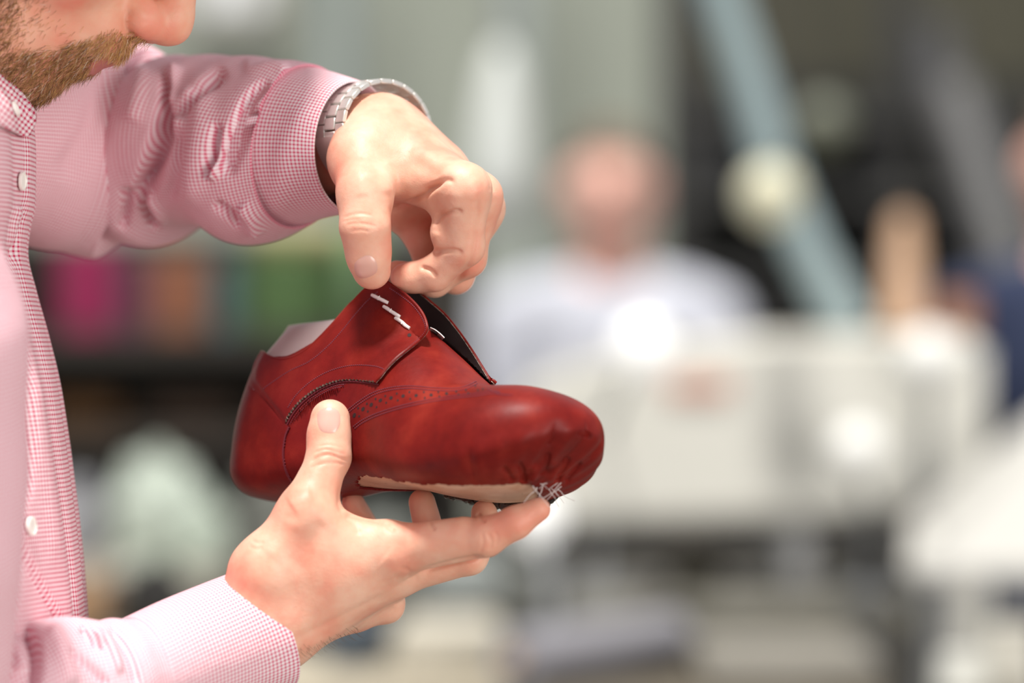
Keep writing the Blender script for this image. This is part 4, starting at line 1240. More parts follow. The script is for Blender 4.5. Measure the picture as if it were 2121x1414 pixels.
# lips showing between moustache and beard, and eyebrows, hair cap above
def on_head(sel, off, m, name):
    vh, nh = obj_np(meH); L0 = hl(vh); k_ = sel(L0, vh); idx = -np.ones(len(vh), int); idx[k_] = np.arange(k_.sum())
    F = [tuple(idx[list(q)]) for q in QH if all(k_[i] for i in q)]
    V = vh[k_]+nh[k_]*off(L0[k_])[:, None]
    me = mesh_np(V, F); return ob(name, me, m, man if name != 'lips' else body)
on_head(lambda L, v: (L[:, 2] < -42.5) & (L[:, 2] > -55) & (L[:, 0] > 91) & (np.abs(L[:, 1]) < 16), lambda L: np.full(len(L), .0002), LIP, 'lips')
HAIR = mat('brown_hair', (.10, .055, .025), .5); k = NT(HAIR); k.bump(k.noise(90, 5), .8, .006)
on_head(lambda L, v: (L[:, 2] > 30+.55*np.maximum(L[:, 0], 0)-.9*np.maximum(-L[:, 0]-10, 0)*.9) & (L[:, 0] < 74), lambda L: .003+.011*smoothstep(0, 40, L[:, 2]-30-.5*np.maximum(L[:, 0], 0)), HAIR, 'hair')
def brow(s_):
    mb = MB()
    for i in range(90):
        t = random.random(); x = 93-22*(t**2)+random.gauss(0, .6); y = s_*(9+34*t); z = 36+4*math.sin(t*2.6)+random.gauss(0, 2)
        f = BV_H.find_nearest(Vector(hw(x, y, z))); p = f[0]
        mb.tube([p, p+Vector(HY)*s_*.005+Vector(HZ)*.001+f[1]*.001, p+Vector(HY)*s_*.009+f[1]*.0012], [.00016, .00014, .00005], 4)
    return mb.ob('eyebrow', HAIR, man)
BV_H = bvh_of(meH)
brow(-1); brow(1)

# wrist watch: steel bracelet, folding clasp and case
watch = bpy.data.objects.new('wrist_watch', None); COL.objects.link(watch); watch.parent = man; watch.matrix_parent_inverse = man.matrix_world.inverted()
watch['label'] = 'steel wrist watch with a link bracelet and folding clasp'
WC = Vector(P(777, 276, .056)); WT = Vector((.72, -.69, .05)).normalized()      # along the forearm towards the hand
WA = Vector((0, 0, 1)); WA = (WA-WT*WA.dot(WT)).normalized(); WB = WA.cross(WT).normalized()
if WB.x < 0: WB = -WB
RA, RB = .0283, .0340
def wring(a): return WC+WA*RA*math.sin(a)+WB*RB*math.cos(a), (WA*math.sin(a)/RA+WB*math.cos(a)/RB).normalized()
def wbox(a, da, w, off, t, name, m, bev=.0004, wo=0.0):
    p, n = wring(a); tg = WT.cross(n).normalized(); M = Matrix((tg, WT, n)).transposed().to_4x4()
    arc = da*math.hypot(RA*math.cos(a), RB*math.sin(a))
    mb = MB(); mb.box(p+n*off+WT*wo, (arc, w, t), M, bev); return mb.ob(name, m, watch)
nl_ = 24
for i in range(nl_):
    a = 2*math.pi*i/nl_
    deg = math.degrees(a) % 360
    if 184 < deg < 268: continue           # clasp
    if 296 < deg < 345: continue     # case
    da = 2*math.pi/nl_
    for wo in (-.0076, .0076): wbox(a, da*.94, .0066, .0000, .0026, 'link', STEEL, .0004, wo)
    wbox(a+da*.5, da*.90, .0082, .0003, .0026, 'link', STEEL, .0004)
# clasp: a curved plate
def arc_plate(a0, a1, w, off, t, name, m):
    n = 24; vs = []
    for i in range(n+1):
        p, nn = wring(a0+(a1-a0)*i/n)
        for (s_, o) in ((-.5, off), (-.42, off+t), (.42, off+t), (.5, off), (.5, off-.0012), (-.5, off-.0012)): vs.append(p+WT*w*s_+nn*o)
    k_ = 6; fs = [(i*k_+j, i*k_+(j+1) % k_, (i+1)*k_+(j+1) % k_, (i+1)*k_+j) for i in range(n) for j in range(k_)]
    fs += [tuple(range(k_)), tuple(n*k_+j for j in range(k_))]
    mb = MB(); mb.add(vs, fs); return mb.ob(name, m, watch)
arc_plate(math.radians(186), math.radians(268), .0255, .0010, .0018, 'clasp', STEEL)
arc_plate(math.radians(181.5), math.radians(185.5), .0170, -.0004, .0008, 'clasp_hinge', STEEL_DK)
p, n = wring(math.radians(-40))
mb = MB(); mb.lathe(p, [(.0150, -.002), (.0195, -.001), (.0200, .003), (.0195, .0065), (.0165, .0080), (.0162, .0074), (.001, .0074)], 48, axis=n); mb.ob('case', STEEL, watch)
mb = MB(); mb.lathe(p, [(.001, .0076), (.0160, .0076), (.0158, .0082), (.001, .0084)], 40, axis=n); mb.ob('dial', mat('watch_dial', (.75, .75, .72), .15, coat=1), watch)
# fine dark hairs on the underside of the near wrist
mb = MB()
for i in range(46):
    u = 610+random.random()*130; 
    v = 1364-(u-600)*.40+random.gauss(0, 5)
    f = BV_R.ray_cast(CAMPOS, ray_to(u, v-8))
    if f[0] is None: continue
    p = f[0]; d = Vector((.6+random.gauss(0, .3), -.1, -.75)).normalized()
    mb.tube([p, p+d*.003, p+d*.0055+Vector((.0012, 0, 0))], [.00007, .00006, .00003], 3)
mb.ob('wrist_hair', HAIR, man)
# trousers and shoes below the frame
CLOTH_DK = mat('dark_denim', (.03, .04, .07), .9)
FTr = SDF((-.62, -.26, 0.03), (-.22, .26, 1.02), .008)
FTr.group([Ell((-.375, 0, .93), (.115, .165, .10)), Cone((-.38, -.09, .86), (-.37, -.10, .50), .088, .062), Cone((-.37, -.10, .50), (-.40, -.10, .09), .062, .052),
           Cone((-.38, .09, .86), (-.37, .10, .50), .088, .062), Cone((-.37, .10, .50), (-.40, .10, .09), .062, .052)], .02)
V_, Q_ = FTr.mesh(2); ob('trousers', mesh_np(V_, Q_), CLOTH_DK, man)
for s_ in (-1, 1):
    FS = SDF((-.50, s_*.10-.07, -.004), (-.20, s_*.10+.07, .13), .004)
    FS.group([Ell((-.40, s_*.10, .05), (.06, .042, .052)), Ell((-.32, s_*.10, .035), (.095, .046, .036)), Cone((-.40, s_*.10, .06), (-.40, s_*.10, .10), .045, .045)], .02)
    FS.F = np.maximum(FS.F, (0.001-(FS.lo[2]+FS.h*np.arange(FS.n[2])))[None, None, :].astype(np.float32))
    V_, Q_ = FS.mesh(2); ob('boot', mesh_np(V_, Q_), mat('brown_boot', (.08, .04, .02), .4), man)
# ---------------------------------------------------------------- the workshop behind
def BP(u, v, d):          # point seen at pixel (u,v), d metres from the camera
    return P(u, v, d-CAM_D)
def bw(px, d): return px*d/(S0*CAM_D)     # pixels -> metres at distance d
# room
PLASTER = mat('sage_plaster', (.50, .53, .46), .9); k = NT(PLASTER)
k.color(k.mix(k.noise(1.2, 3), (.36, .39, .33), (.47, .50, .43)))
CONC = mat('concrete_floor', (.23, .21, .18), .6); k = NT(CONC); k.color(k.mix(k.noise(3, 5), (.10, .09, .075), (.17, .155, .13)))
OLIVE = mat('olive_paint', (.105, .10, .07), .8); k = NT(OLIVE); k.color(k.mix(k.noise(2, 3), (.075, .072, .05), (.14, .13, .095)))
YB = 9.2
mb = MB(); mb.box((0, 3.0, -.05), (16, 18, .1)); o = mb.ob('floor', CONC, kind='structure')
mb = MB(); mb.box((0, YB+.1, 1.75), (16, .2, 3.5)); mb.ob('wall_back', PLASTER, kind='structure')
mb = MB(); mb.box((4.2, 6.6, 1.75), (.2, 5.2, 3.5)); mb.ob('wall_right', OLIVE, kind='structure')

WHITE_E = mat('cream_enamel', (.68, .67, .61), .35, coat=.3)
WHITE_G = mat('white_gloss', (.7, .7, .68), .2, coat=.5)
GREYM = mat('grey_metal', (.30, .31, .32), .4, metal=.4)
DARKM = mat('dark_machine', (.035, .034, .032), .5)
TABLE = mat('laminate_top', (.33, .31, .26), .5)
WOODM = mat('pale_wood', (.48, .34, .22), .6)
BLUEG = mat('blue_grey_paint', (.31, .40, .42), .4)
CHROME = mat('chrome', (.8, .8, .8), .12, metal=1)
def table(loc, size, h, label, top=TABLE, group=None, rz=0, legs=GREYM):
    x, y = loc; t = thing('work_table', (x, y, 0), label, 'table', group)
    R_ = Matrix.Rotation(rz, 4, 'Z')
    mb = MB(); mb.box((x, y, h-.02), (size[0], size[1], .04), rz, .006); mb.ob('tabletop', top, t)
    for sx in (-1, 1):
        for sy in (-1, 1):
            c = R_@Vector((sx*(size[0]/2-.06), sy*(size[1]/2-.06), 0))
            mb = MB(); mb.box((x+c.x, y+c.y, (h-.04)/2), (.045, .045, h-.04), rz, .004); mb.ob('leg', legs, t)
    return t
def sewing_machine(base, s, label, flip=1, spool=True, group=None, body=WHITE_E, bed_h=.06):
    """industrial lockstitch head: bed, column, arm, head, needle bar, handwheel. base = middle of the bed"""
    X, Y, Z = base; t = thing('sewing_machine', base, label, 'sewing machine', group); f = flip
    def q(x, z): return (X+f*x*s, Z+z*s)
    mb = MB(); mb.box((X, Y, Z+bed_h*s/2), (.50*s, .18*s, bed_h*s), 0, .008*s); mb.ob('bed', body, t)
    prof = [(-.25, .16), (-.25, .30), (-.235, .335), (-.19, .35), (.17, .35), (.225, .335), (.245, .30), (.245, .06), (.125, .06), (.12, .12), (.09, .165), (.04, .18), (-.14, .185), (-.15, .14), (-.16, .11), (-.235, .11)]
    mb = MB(); mb.prism([q(a, b) for a, b in prof], Y-.065*s, Y+.065*s, .012*s); mb.ob('arm', body, t)
    mb = MB(); mb.lathe((X+f*.25*s, Y, Z+.27*s), [(.02*s, 0), (.075*s, .004*s), (.085*s, .02*s), (.075*s, .04*s), (.03*s, .046*s), (.005*s, .046*s)], 36, axis=(f, 0, 0)); mb.ob('handwheel', GREYM if body is not GREYM else WHITE_E, t)
    mb = MB(); mb.tube([(X-f*.20*s, Y, Z+.12*s), (X-f*.20*s, Y, Z+.066*s)], .006*s, 10); mb.box((X-f*.20*s, Y, Z+.068*s), (.02*s, .03*s, .01*s)); mb.ob('needle_bar', CHROME, t)
    mb = MB(); mb.lathe((X-f*.10*s, Y-.066*s, Z+.27*s), [(.02*s, 0), (.022*s, .01*s), (.012*s, .012*s), (.014*s, .02*s), (.003*s, .022*s)], 20, axis=(0, -1, 0)); mb.ob('tension_dial', CHROME, t)
    return t
def cone_spool(c, r, h, m, label, group=None):
    t = thing('thread_cone', c, label, 'thread spool', group)
    mb = MB(); n = 26; prof = [(r*.30, 0), (r*1.0, .005)]
    for i in range(n): prof.append((r*(1-.42*i/n)+.0006*(i % 2), .005+h*.93*i/n))
    prof += [(r*.42, h*.945), (r*.30, h*.95)]
    mb.lathe(c, prof, 28); mb.ob('thread', m, t)
    mb = MB(); mb.lathe((c[0], c[1], c[2]+h*.94), [(r*.29, 0), (r*.27, h*.06), (r*.18, h*.06), (r*.18, 0)], 20); mb.ob('cone_core', WOODM, t)
    return t
def lampglobe(c, r, arm_pts, m, label, name='lamp', armr=.012, am=BLUEG, cat='lamp'):
    t = thing(name, c, label, cat)
    mb = MB(); mb.lathe(c, [(r*.05, -r), (r*.5, -r*.87), (r*.87, -r*.5), (r, 0), (r*.87, r*.5), (r*.5, r*.87), (r*.3, r*.98), (r*.05, r)], 32); mb.ob('shade', m, t)
    mb = MB(); mb.tube(arm_pts, armr, 12); mb.ob('lamp_arm', am, t)
    return t
# --- the man at the machine behind
def worker(c, s, label, shirt_m, skin_m, hair_m, face=-1, arms=True):
    """standing figure facing the camera; c = feet position on the floor, s = scale to 1.75 m"""
    X, Y, Z = c; t = thing('person', c, label, 'person')
    W = lambda x, y, z: np.array([X+x*s, Y+y*s*-face*-1 if False else Y-y*s, Z+z*s])
    F = SDF(W(-.46, .55, -.01)*0+np.array([X-.40*s, Y-.55*s, Z-.01]), np.array([X+.40*s, Y+.25*s, Z+1.80*s]), .011*s)
    g = [Ell(W(0, 0, 1.62), (.074*s, .095*s, .115*s)), Cone(W(0, .03, 1.575), W(0, .05, 1.545), .06*s, .045*s), Cone(W(0, 0, 1.58), W(0, -.02, 1.42), .052*s, .058*s)]
    g += [Ell(W(0, .105, 1.615), (.014*s, .02*s, .022*s)), Ell(W(.078, 0, 1.62), (.012*s, .02*s, .032*s)), Ell(W(-.078, 0, 1.62), (.012*s, .02*s, .032*s))]
    g += [Ell(W(0, 0, 1.28), (.17*s, .105*s, .20*s)), Ell(W(0, 0, 1.02), (.145*s, .10*s, .2*s)), Cone(W(-.13, 0, 1.40), W(.13, 0, 1.40), .055*s, .055*s)]
    g += [Cone(W(.09, 0, .92), W(.10, 0, .50), .085*s, .055*s), Cone(W(-.09, 0, .92), W(-.10, 0, .50), .085*s, .055*s), Cone(W(.10, 0, .5), W(.10, 0, .08), .055*s, .038*s), Cone(W(-.10, 0, .5), W(-.10, 0, .08), .055*s, .038*s),
          Cone(W(.10, 0, .05), W(.11, .15, .035), .042*s, .035*s), Cone(W(-.10, 0, .05), W(-.11, .15, .035), .042*s, .035*s)]
    F.group(g, .03*s)
    hands = []
    for q in (-1, 1):
        sh, el, wr = W(.19*q, 0, 1.38), W(.245*q, .05, 1.13), W(.14*q, .30, 1.09)
        F.group([Cone(sh, el, .05*s, .040*s), Cone(el, wr, .038*s, .027*s)], .02*s, kroot=.03*s, base=F.F.copy())
        pm = W(.11*q, .37, 1.08); F.group([Cone(wr, pm, .026*s, .030*s)], .02*s, kroot=.015*s, base=F.F.copy())
        for i in range(4):
            a = W((.11+.024*(i-1.5))*q, .40, 1.08); b = W((.105+.026*(i-1.5))*q, .445, 1.07); e = W((.10+.024*(i-1.5))*q, .465, 1.05)
            F.group([Cone(a, b, .011*s, .010*s), Cone(b, e, .010*s, .009*s)], .006*s, kroot=.012*s, base=F.F.copy())
        F.group([Cone(W(.075*q, .35, 1.08), W(.045*q, .39, 1.08), .012*s, .010*s)], .006*s, kroot=.012*s, base=F.F.copy())
    V, Q = F.mesh(2)
    b = ob('body', mesh_np(V, Q), skin_m, t)
    n = obj_np(b.data)[1]
    L = (V-np.array([X, Y, Z]))/s; L[:, 1] *= -1
    def cover(sel, off, m, name, par=t):
        idx = -np.ones(len(V), int); k_ = sel(L); idx[k_] = np.arange(k_.sum())
        Fs = [tuple(idx[list(f)]) for f in Q if all(k_[i] for i in f)]
        return ob(name, mesh_np(V[k_]+n[k_]*off, Fs), m, par)
    cover(lambda L: (L[:, 2] < 1.475-.5*np.maximum(L[:, 1], 0)*(np.abs(L[:, 0]) < .06)) & (L[:, 2] > .90) & (L[:, 1] < .285), .012*s, shirt_m, 'shirt')
    cover(lambda L: (L[:, 2] <= .94) & (L[:, 2] > .09) & (L[:, 1] < .2), .010*s, DARKM, 'trousers')
    cover(lambda L: (L[:, 2] <= .10) & (np.abs(L[:, 0]) < .2), .004*s, DARKM, 'shoes')
    cover(lambda L: (L[:, 2] > 1.665+.25*np.maximum(L[:, 1], -.04)), .010*s, hair_m, 'hair')
    for q in (-1, 1):
        mb = MB(); mb.ell(W(.030*q, .085, 1.632), (.011*s, .009*s, .006*s), 12, 8); mb.ob('eye', DARKM, t)
    mb = MB(); mb.tube([W(-.024, .094, 1.568), W(0, .100, 1.566), W(.024, .094, 1.568)], [.002*s, .005*s, .002*s], 8); mb.ob('mouth', LIP, t)
    return t
SKIN_B = mat('ruddy_skin', (.92, .52, .42), .5)
SHIRT_B = mat('pale_blue_cotton', (.62, .64, .72), .85)
HAIR_B = mat('sandy_hair', (.13, .095, .06), .7)
w0 = BP(1262, 400, 6.9)
worker((w0.x, w0.y, 0), w0.z/1.615, 'ruddy-faced person in a pale blue shirt, out of focus behind the sewing machines', SHIRT_B, SKIN_B, HAIR_B)
NAVY = mat('navy_cotton', (.018, .028, .07), .9)
w1 = BP(2235, 520, 6.0)
worker((w1.x, w1.y, 0), .97, 'second person in a navy shirt, cut off by the right edge', NAVY, SKIN_B, HAIR_B)

# --- machine rows
def leg_table(u, v, d, wpx, dep, label, top=TABLE, rz=0, ht=.05):
    c = BP(u, v, d); return table((c.x, c.y), (bw(wpx, d), dep), c.z, label, top=top, rz=rz), c
def ztab(v, d): return BP(0, v, d).z
def dtable(x0, x1, d, dep, v, label, top):
    c = BP((x0+x1)/2, v, d); return table((c.x, c.y), (bw(x1-x0, d), dep), c.z, label, top=top), c.z
# large cream machine in the middle distance, on its table
T1, z1 = dtable(1180, 1840, 5.3, .62, 1215, 'grey laminate table under the large cream machine', mat('grey_laminate', (.21, .20, .165), .5))
def big_machine():
    d = 5.2; c = BP(1480, 1085, d); t = thing('cutting_press', (c.x, c.y, 0), 'large cream machine with a long boxy arm, standing behind the shoe toe', 'machine')
    def q(u, v): p = BP(u, v, d); return (p.x, p.z)
    pr = [q(1070, 815), q(1110, 780), q(1300, 722), q(1440, 700), q(1560, 690), q(1880, 690), q(1905, 720), q(1900, 1010), q(1860, 1050), q(1780, 1062), q(1300, 1075), q(1090, 1075), q(1062, 1040)]
    mb = MB(); mb.prism(pr, c.y-.10, c.y+.16, .02); mb.ob('arm', WHITE_E, t)
    a, b = BP(1902, 690, d), BP(2030, 690, d); mb = MB(); mb.box(((a.x+b.x)/2, c.y+.03, a.z/2), (b.x-a.x, .24, a.z), 0, .02); mb.ob('column', WHITE_E, t)
    p = BP(1440, 800, d); mb = MB(); mb.box((p.x, c.y-.102, p.z), (bw(130, d), .008, bw(40, d)), 0, .003); mb.ob('badge', mat('faded_red_badge', (.55, .27, .20), .6), t)
    p = BP(1640, 1075, d); mb = MB(); mb.lathe((p.x, c.y, z1+.001), [(.02, 0), (.035, .02), (.045, (p.z-z1)*.6), (.055, (p.z-z1)*.7), (.05, p.z-z1+.01)], 28); mb.ob('spindle', G3, t)
    return t
G1 = mat('worn_grey', (.15, .15, .155), .4, metal=.2); G2 = mat('mid_grey', (.075, .075, .08), .5); G3 = mat('light_steel', (.30, .30, .30), .35, metal=.4)
big_machine()
# dark cabinet under it
def cabinet(x0, x1, v0, d, dep, m, label, doors=2):
    a, b = BP(x0, v0, d), BP(x1, v0, d); w = b.x-a.x; cx = (a.x+b.x)/2; t = thing('cabinet', (cx, a.y, 0), label, 'cabinet')
    mb = MB(); mb.box((cx, a.y, a.z/2), (w, dep, a.z), 0, .005); mb.ob('body', m, t)
    for i in range(doors):
        xx = a.x+w*(i+.5)/doors; mb = MB(); mb.box((xx, a.y-dep/2-.009, a.z*.5), (w/doors-.01, .018, a.z*.9), 0, .004); dr = mb.ob('door', m, t)
        mb = MB(); mb.box((xx+w/doors*.35, a.y-dep/2-.028, a.z*.7), (.015, .02, .12), 0, .004); mb.ob('handle', G3, dr)
    return a.z
BLK = mat('black_cabinet', (.030, .027, .022), .6)
zc1 = cabinet(1000, 1960, 1080, 6.25, .35, BLK, 'black cabinet in the gap beneath the large cream machine', 3)
zc2 = cabinet(500, 1180, 1240, 5.75, .40, mat('dusty_grey_cabinet', (.13, .13, .115), .7), 'grey cabinet behind the near hand')
def boxon(name, u, wpx, hpx, d, dep, z, m, label, cat, rz=0):
    c = BP(u, 0, d); h = bw(hpx, d); mb = MB(); mb.box((c.x, c.y, z+h/2+.0005), (bw(wpx, d), dep, h), rz, min(h*.2, .02)); o = mb.ob(name, m); o['label'] = label; o['category'] = cat; return z+h
boxon('storage_box', 600, 190, 270, 5.75, .26, zc2, mat('stone_box', (.17, .175, .155), .8), 'large stone-grey box behind the near thumb', 'box')
boxon('storage_box', 790, 160, 170, 5.75, .26, zc2, mat('ash_box', (.21, .22, .20), .8), 'ash-grey box behind the palm, right of the stone-grey one', 'box')
boxon('fabric_pile', 960, 160, 90, 5.75, .26, zc2, mat('pale_grey_cloth', (.36, .39, .38), .8), 'pale grey cloth pile on the grey cabinet', 'cloth')
boxon('fabric_pile', 1100, 110, 70, 5.75, .26, zc2, mat('grey_cloth', (.16, .165, .15), .8), 'dark grey cloth pile at the right end of the grey cabinet', 'cloth')
# slanted white panel at right
def slant():
    d = 4.75; t = thing('paper_tray', BP(2080, 1160, d), 'slanted white tray at the lower right edge', 'tray')
    a, b, c, e = BP(1885, 1075, d+.18), BP(2190, 820, d+.18), BP(2230, 1175, d-.2), BP(1875, 1175, d-.2)
    vs = [a, b, c, e]; n = (b-a).cross(e-a).normalized(); n = -n if n.z < 0 else n
    vs2 = [v-n*.02 for v in vs]; mb = MB(); mb.add(vs+vs2, [(0, 1, 2, 3), (7, 6, 5, 4), (0, 4, 5, 1), (1, 5, 6, 2), (2, 6, 7, 3), (3, 7, 4, 0)]); mb.ob('panel', mat('white_board', (.47, .46, .43), .5), t)
    m = (a+b+c+e)/4
    for k_ in (0, 1):
        p = m+Vector((-.05+.10*k_, .06, -.02)); mb = MB(); mb.tube([p, (p.x, p.y, .0)], .012, 10); mb.ob('stand', GREYM, t)
slant()
# hose
hp_ = [(1430, -230), (1452, -140), (1478, -60), (1506, 30), (1540, 130), (1574, 240), (1600, 330), (1636, 430), (1686, 540), (1740, 640), (1768, 684)]
hpts = resample([tuple(BP(u, v, 5.22)) for u, v in hp_], .02)
mb = MB(); mb.tube([Vector(p) for p in hpts], [.029 for _ in hpts], 18); o = mb.ob('suction_hose', BLUEG)
o['label'] = 'thick blue-grey hose slanting down from the ceiling to the cream machine'; o['category'] = 'hose'
CREAM = mat('cream_lamp_glass', (.62, .60, .44), .3, emis=(1, .97, .74), es=.10)
c = BP(1596, 404, 5.0); lampglobe(c, bw(66, 5.0), [c+Vector((0, 0, .02)), BP(1640, 300, 5.02), BP(1610, 120, 5.02), BP(1600, -160, 5.02), BP(1600, -400, 5.02)], CREAM, 'round cream lamp hanging in front of the blue-grey hose', armr=.004, am=DARKM)
OLG = mat('olive_glass', (.135, .145, .105), .5)
c = BP(1706, 262, 5.9); lampglobe(c, bw(60, 5.9), [c+Vector((0, 0, .02)), BP(1706, -300, 5.9)], OLG, 'dim olive round lamp right of the hose', armr=.004, am=DARKM)
PEACH = mat('peach_thread', (.68, .44, .29), .8)
zt = BP(1875, 690, 5.2).z
cs = BP(1872, 690, 5.16); cone_spool((cs.x, cs.y, zt+.001), bw(46, 5.1), bw(255, 5.1), PEACH, 'tall peach thread cone standing on the cream machine')
def onzrod(name, u, v, r, d, m, label, foot_u, foot_z, foot_d=None, armr=.008):
    c = BP(u, v, d); fd = foot_d or d; f = BP(foot_u, 0, fd)
    pts = [c, BP(u+(foot_u-u)*.4, v+60, (d+fd)/2), Vector((f.x, f.y, c.z*.6+foot_z*.4)), Vector((f.x, f.y, foot_z))]
    t = lampglobe(c, bw(r, d), pts, m, label, armr=armr, am=GREYM)
    if foot_z > .1: mb = MB(); mb.lathe((f.x, f.y, foot_z+.0005), [(.045, 0), (.045, .012), (.015, .018), (.005, .018)], 24); mb.ob('lamp_base', GREYM, t)
WG = mat('lit_white_glass', (.85, .85, .84), .3, emis=(1, .99, .96), es=.40)
onzrod('lamp', 1334, 722, 64, 4.9, WG, 'bright white work lamp in front of the person in pale blue', 1240, z1, 5.12, .006)
onzrod('lamp', 1922, 745, 66, 5.03, mat('opal_lit', (.8, .8, .77), .3, emis=(1, .99, .93), es=.06), 'white work lamp at the right end of the cream machine', 1925, 0.0, 5.03, .009)
onzrod('lamp', 1775, 935, 58, 4.92, mat('opal_lit2', (.8, .8, .77), .3, emis=(1, .99, .95), es=.05), 'white lamp low in front of the cream machine', 1800, z1, 5.05, .008)
T3, z3 = dtable(1100, 1800, 4.5, .62, 1400, 'long taupe work table across the bottom right', mat('taupe_top', (.12, .10, .07), .6))
onzrod('lamp', 1112, 1072, 60, 4.6, WG, 'bright white work lamp just behind the index fingertip', 1140, z3, 4.55, .008)
zz = boxon('pattern_binder', 1620, 360, 60, 4.5, .4, z3, mat('taupe_board', (.22, .205, .175), .6), 'flat taupe board box lying on the bottom right table', 'box')
def pendant(u, v0, v1, wpx, d, m, label):
    a, b = BP(u, v0, d), BP(u, v1, d); r = bw(wpx/2, d); h = a.z-b.z
    t = thing('pendant_lamp', b, label, 'lamp')
    mb = MB(); mb.lathe(b, [(r*.3, 0), (r*.7, h*.02), (r*.95, h*.10), (r, h*.25), (r*.8, h*.55), (r*.55, h*.80), (r*.35, h*.93), (r*.1, h)], 30); mb.ob('shade', m, t)
    mb = MB(); mb.tube([a-Vector((0, 0, .02)), (a.x, a.y, 3.4)], .008, 8); mb.ob('cord', GREYM, t)
pendant(1040, 90, 460, 140, 6.5, mat('opal_pendant', (.74, .77, .74), .5), 'long white hanging lamp left of the person in pale blue')
for u, w, m_c, lb in ((1075, 60, (.50, .56, .54), 'pale vertical pipe on the back wall, beside the long lamp'), (700, 60, (.36, .42, .43), 'pale vertical pipe on the back wall, above the watch')):
    c = BP(u, 200, 10.9); mb = MB(); mb.tube([(c.x, c.y, 0), (c.x, c.y, 3.4)], bw(w/2, 10.9), 16); o = mb.ob('wall_pipe', mat('pipe_paint', m_c, .5)); o['label'] = lb; o['category'] = 'pipe'
def window(n, u0, v0, u1, v1, d, es, col):
    a, b = BP(u0, v0, d), BP(u1, v1, d)
    mb = MB(); w = b.x-a.x; h = a.z-b.z; cx, cz = (a.x+b.x)/2, (a.z+b.z)/2; y = a.y
    for dx, dz, sx, sz in ((0, h/2, w+.08, .06), (0, -h/2, w+.08, .06), (-w/2, 0, .06, h), (w/2, 0, .06, h), (0, 0, .03, h)): mb.box((cx+dx, y-.02, cz+dz), (sx, .08, sz))
    o = mb.ob('window_%d' % n, WHITE_E, kind='structure')
    mb = MB(); mb.box((cx, y+.015, cz), (w, .01, h)); mb.ob('pane', mat('window_glass_%d' % n, (.7, .75, .8), .1, emis=col, es=es), o)
window(1, 395, -420, 560, 30, YB+CAM_D-.05, .45, (1, .95, .98))

# dark rack upper right with canisters on its shelves
RD = 7.3
OLV = mat('olive_panel', (.082, .077, .052), .8)
def rack():
    d = RD; c = BP(1850, 400, d); t = thing('machine_rack', (c.x, c.y, 0), 'dark tall machine rack filling the upper right', 'rack')
    x0, x1 = BP(1400, 0, d).x, BP(2330, 0, d).x; top = BP(0, -330, d).z
    for x in (x0, (x0+x1)/2, x1):
        mb = MB(); mb.box((x, c.y+.03, top/2), (.06, .06, top), 0, .004); mb.ob('post', DARKM, t)
    for v in (230, 395, 555, 655, 900, 1200):
        mb = MB(); mb.box(((x0+x1)/2, c.y+.22, BP(0, v, d).z-.015), (x1-x0, .48, .03), 0, .004); mb.ob('shelf', DARKM, t)
    zmid = BP(0, 130, d).z
    mb = MB(); mb.box(((x0+x1)/2, c.y+.47, (top+zmid)/2), (x1-x0, .03, top-zmid)); mb.ob('back_panel', OLV, t)
    mb = MB(); mb.box(((x0+x1)/2, c.y+.47, zmid/2), (x1-x0, .03, zmid-.002)); mb.ob('back_panel', mat('dark_panel', (.030, .030, .026), .7), t)
rack()
def canister(u, vb, rpx, hpx, m, label, d=RD+.16, name='canister', z=None):
    c = BP(u, vb, d); zb = BP(0, {230: 230, 395: 395, 555: 555, 655: 655}.get(vb, vb), RD).z if z is None else z
    r = bw(rpx, d); L_ = bw(hpx, d); t = thing(name, (c.x, c.y, zb), label, name.replace('_', ' '))
    mb = MB(); mb.lathe((c.x, c.y, zb+.0005), [(r*.93, 0), (r, L_*.04), (r, L_*.3), (r*1.03, L_*.32), (r*1.03, L_*.36), (r, L_*.38), (r, L_*.9), (r*.9, L_*.92)], 32); mb.ob('body', m, t)
    mb = MB(); mb.lathe((c.x, c.y, zb+L_*.92), [(r*.95, 0), (r*.97, L_*.05), (r*.8, L_*.08), (r*.1, L_*.08)], 32); mb.ob('lid', m, t)
canister(1925, 230, 62, 190, G1, 'short grey canister on the top shelf of the rack')
canister(1990, 555, 62, 150, G1, 'grey canister behind the peach thread cone')
canister(1500, 395, 50, 150, G1, 'grey canister left of the blue-grey hose')
canister(1815, 395, 55, 130, G2, 'dark grey canister right of the olive lamp')
canister(1545, 655, 60, 95, G2, 'dark grey canister left of the lower hose')
canister(1840, 555, 50, 110, G2, 'dark grey canister behind the top of the peach cone')
canister(2100, 395, 45, 130, G1, 'grey canister at the right end of the second shelf')
c0, c1 = BP(1960, 170, RD-.14), BP(2090, 555, RD-.14); mb = MB(); mb.tube([c0, c1], .048, 20); o = mb.ob('metal_tube', G3); o['label'] = 'light grey metal tube leaning across the rack at the upper right'; o['category'] = 'tube'
canister(1985, 0, 44, 80, mat('brown_spool', (.34, .16, .085), .6), 'brown reel on top of the cream column', d=5.2, name='reel', z=zt+.001)
canister(1655, 0, 36, 120, G3, 'light grey metal cup under the cream machine', d=5.06, name='metal_cup', z=z1)
canister(1440, 0, 60, 110, mat('taupe_pot', (.12, .11, .085), .6), 'taupe canister beneath the cream machine', d=5.3, z=z1)
canister(1810, 0, 70, 120, mat('grey_pot', (.20, .185, .165), .6), 'grey pot beneath the right half of the cream machine', d=5.42, z=z1, name='pot')
T4, z4 = dtable(1965, 2200, 4.12, .36, 1460, 'small table at the bottom right corner', mat('corner_top', (.14, .12, .085), .6))
canister(1995, 0, 56, 110, mat('white_opal', (.62, .62, .57), .35), 'white pot at the bottom right, below the tray', d=4.1, name='pot', z=z4)
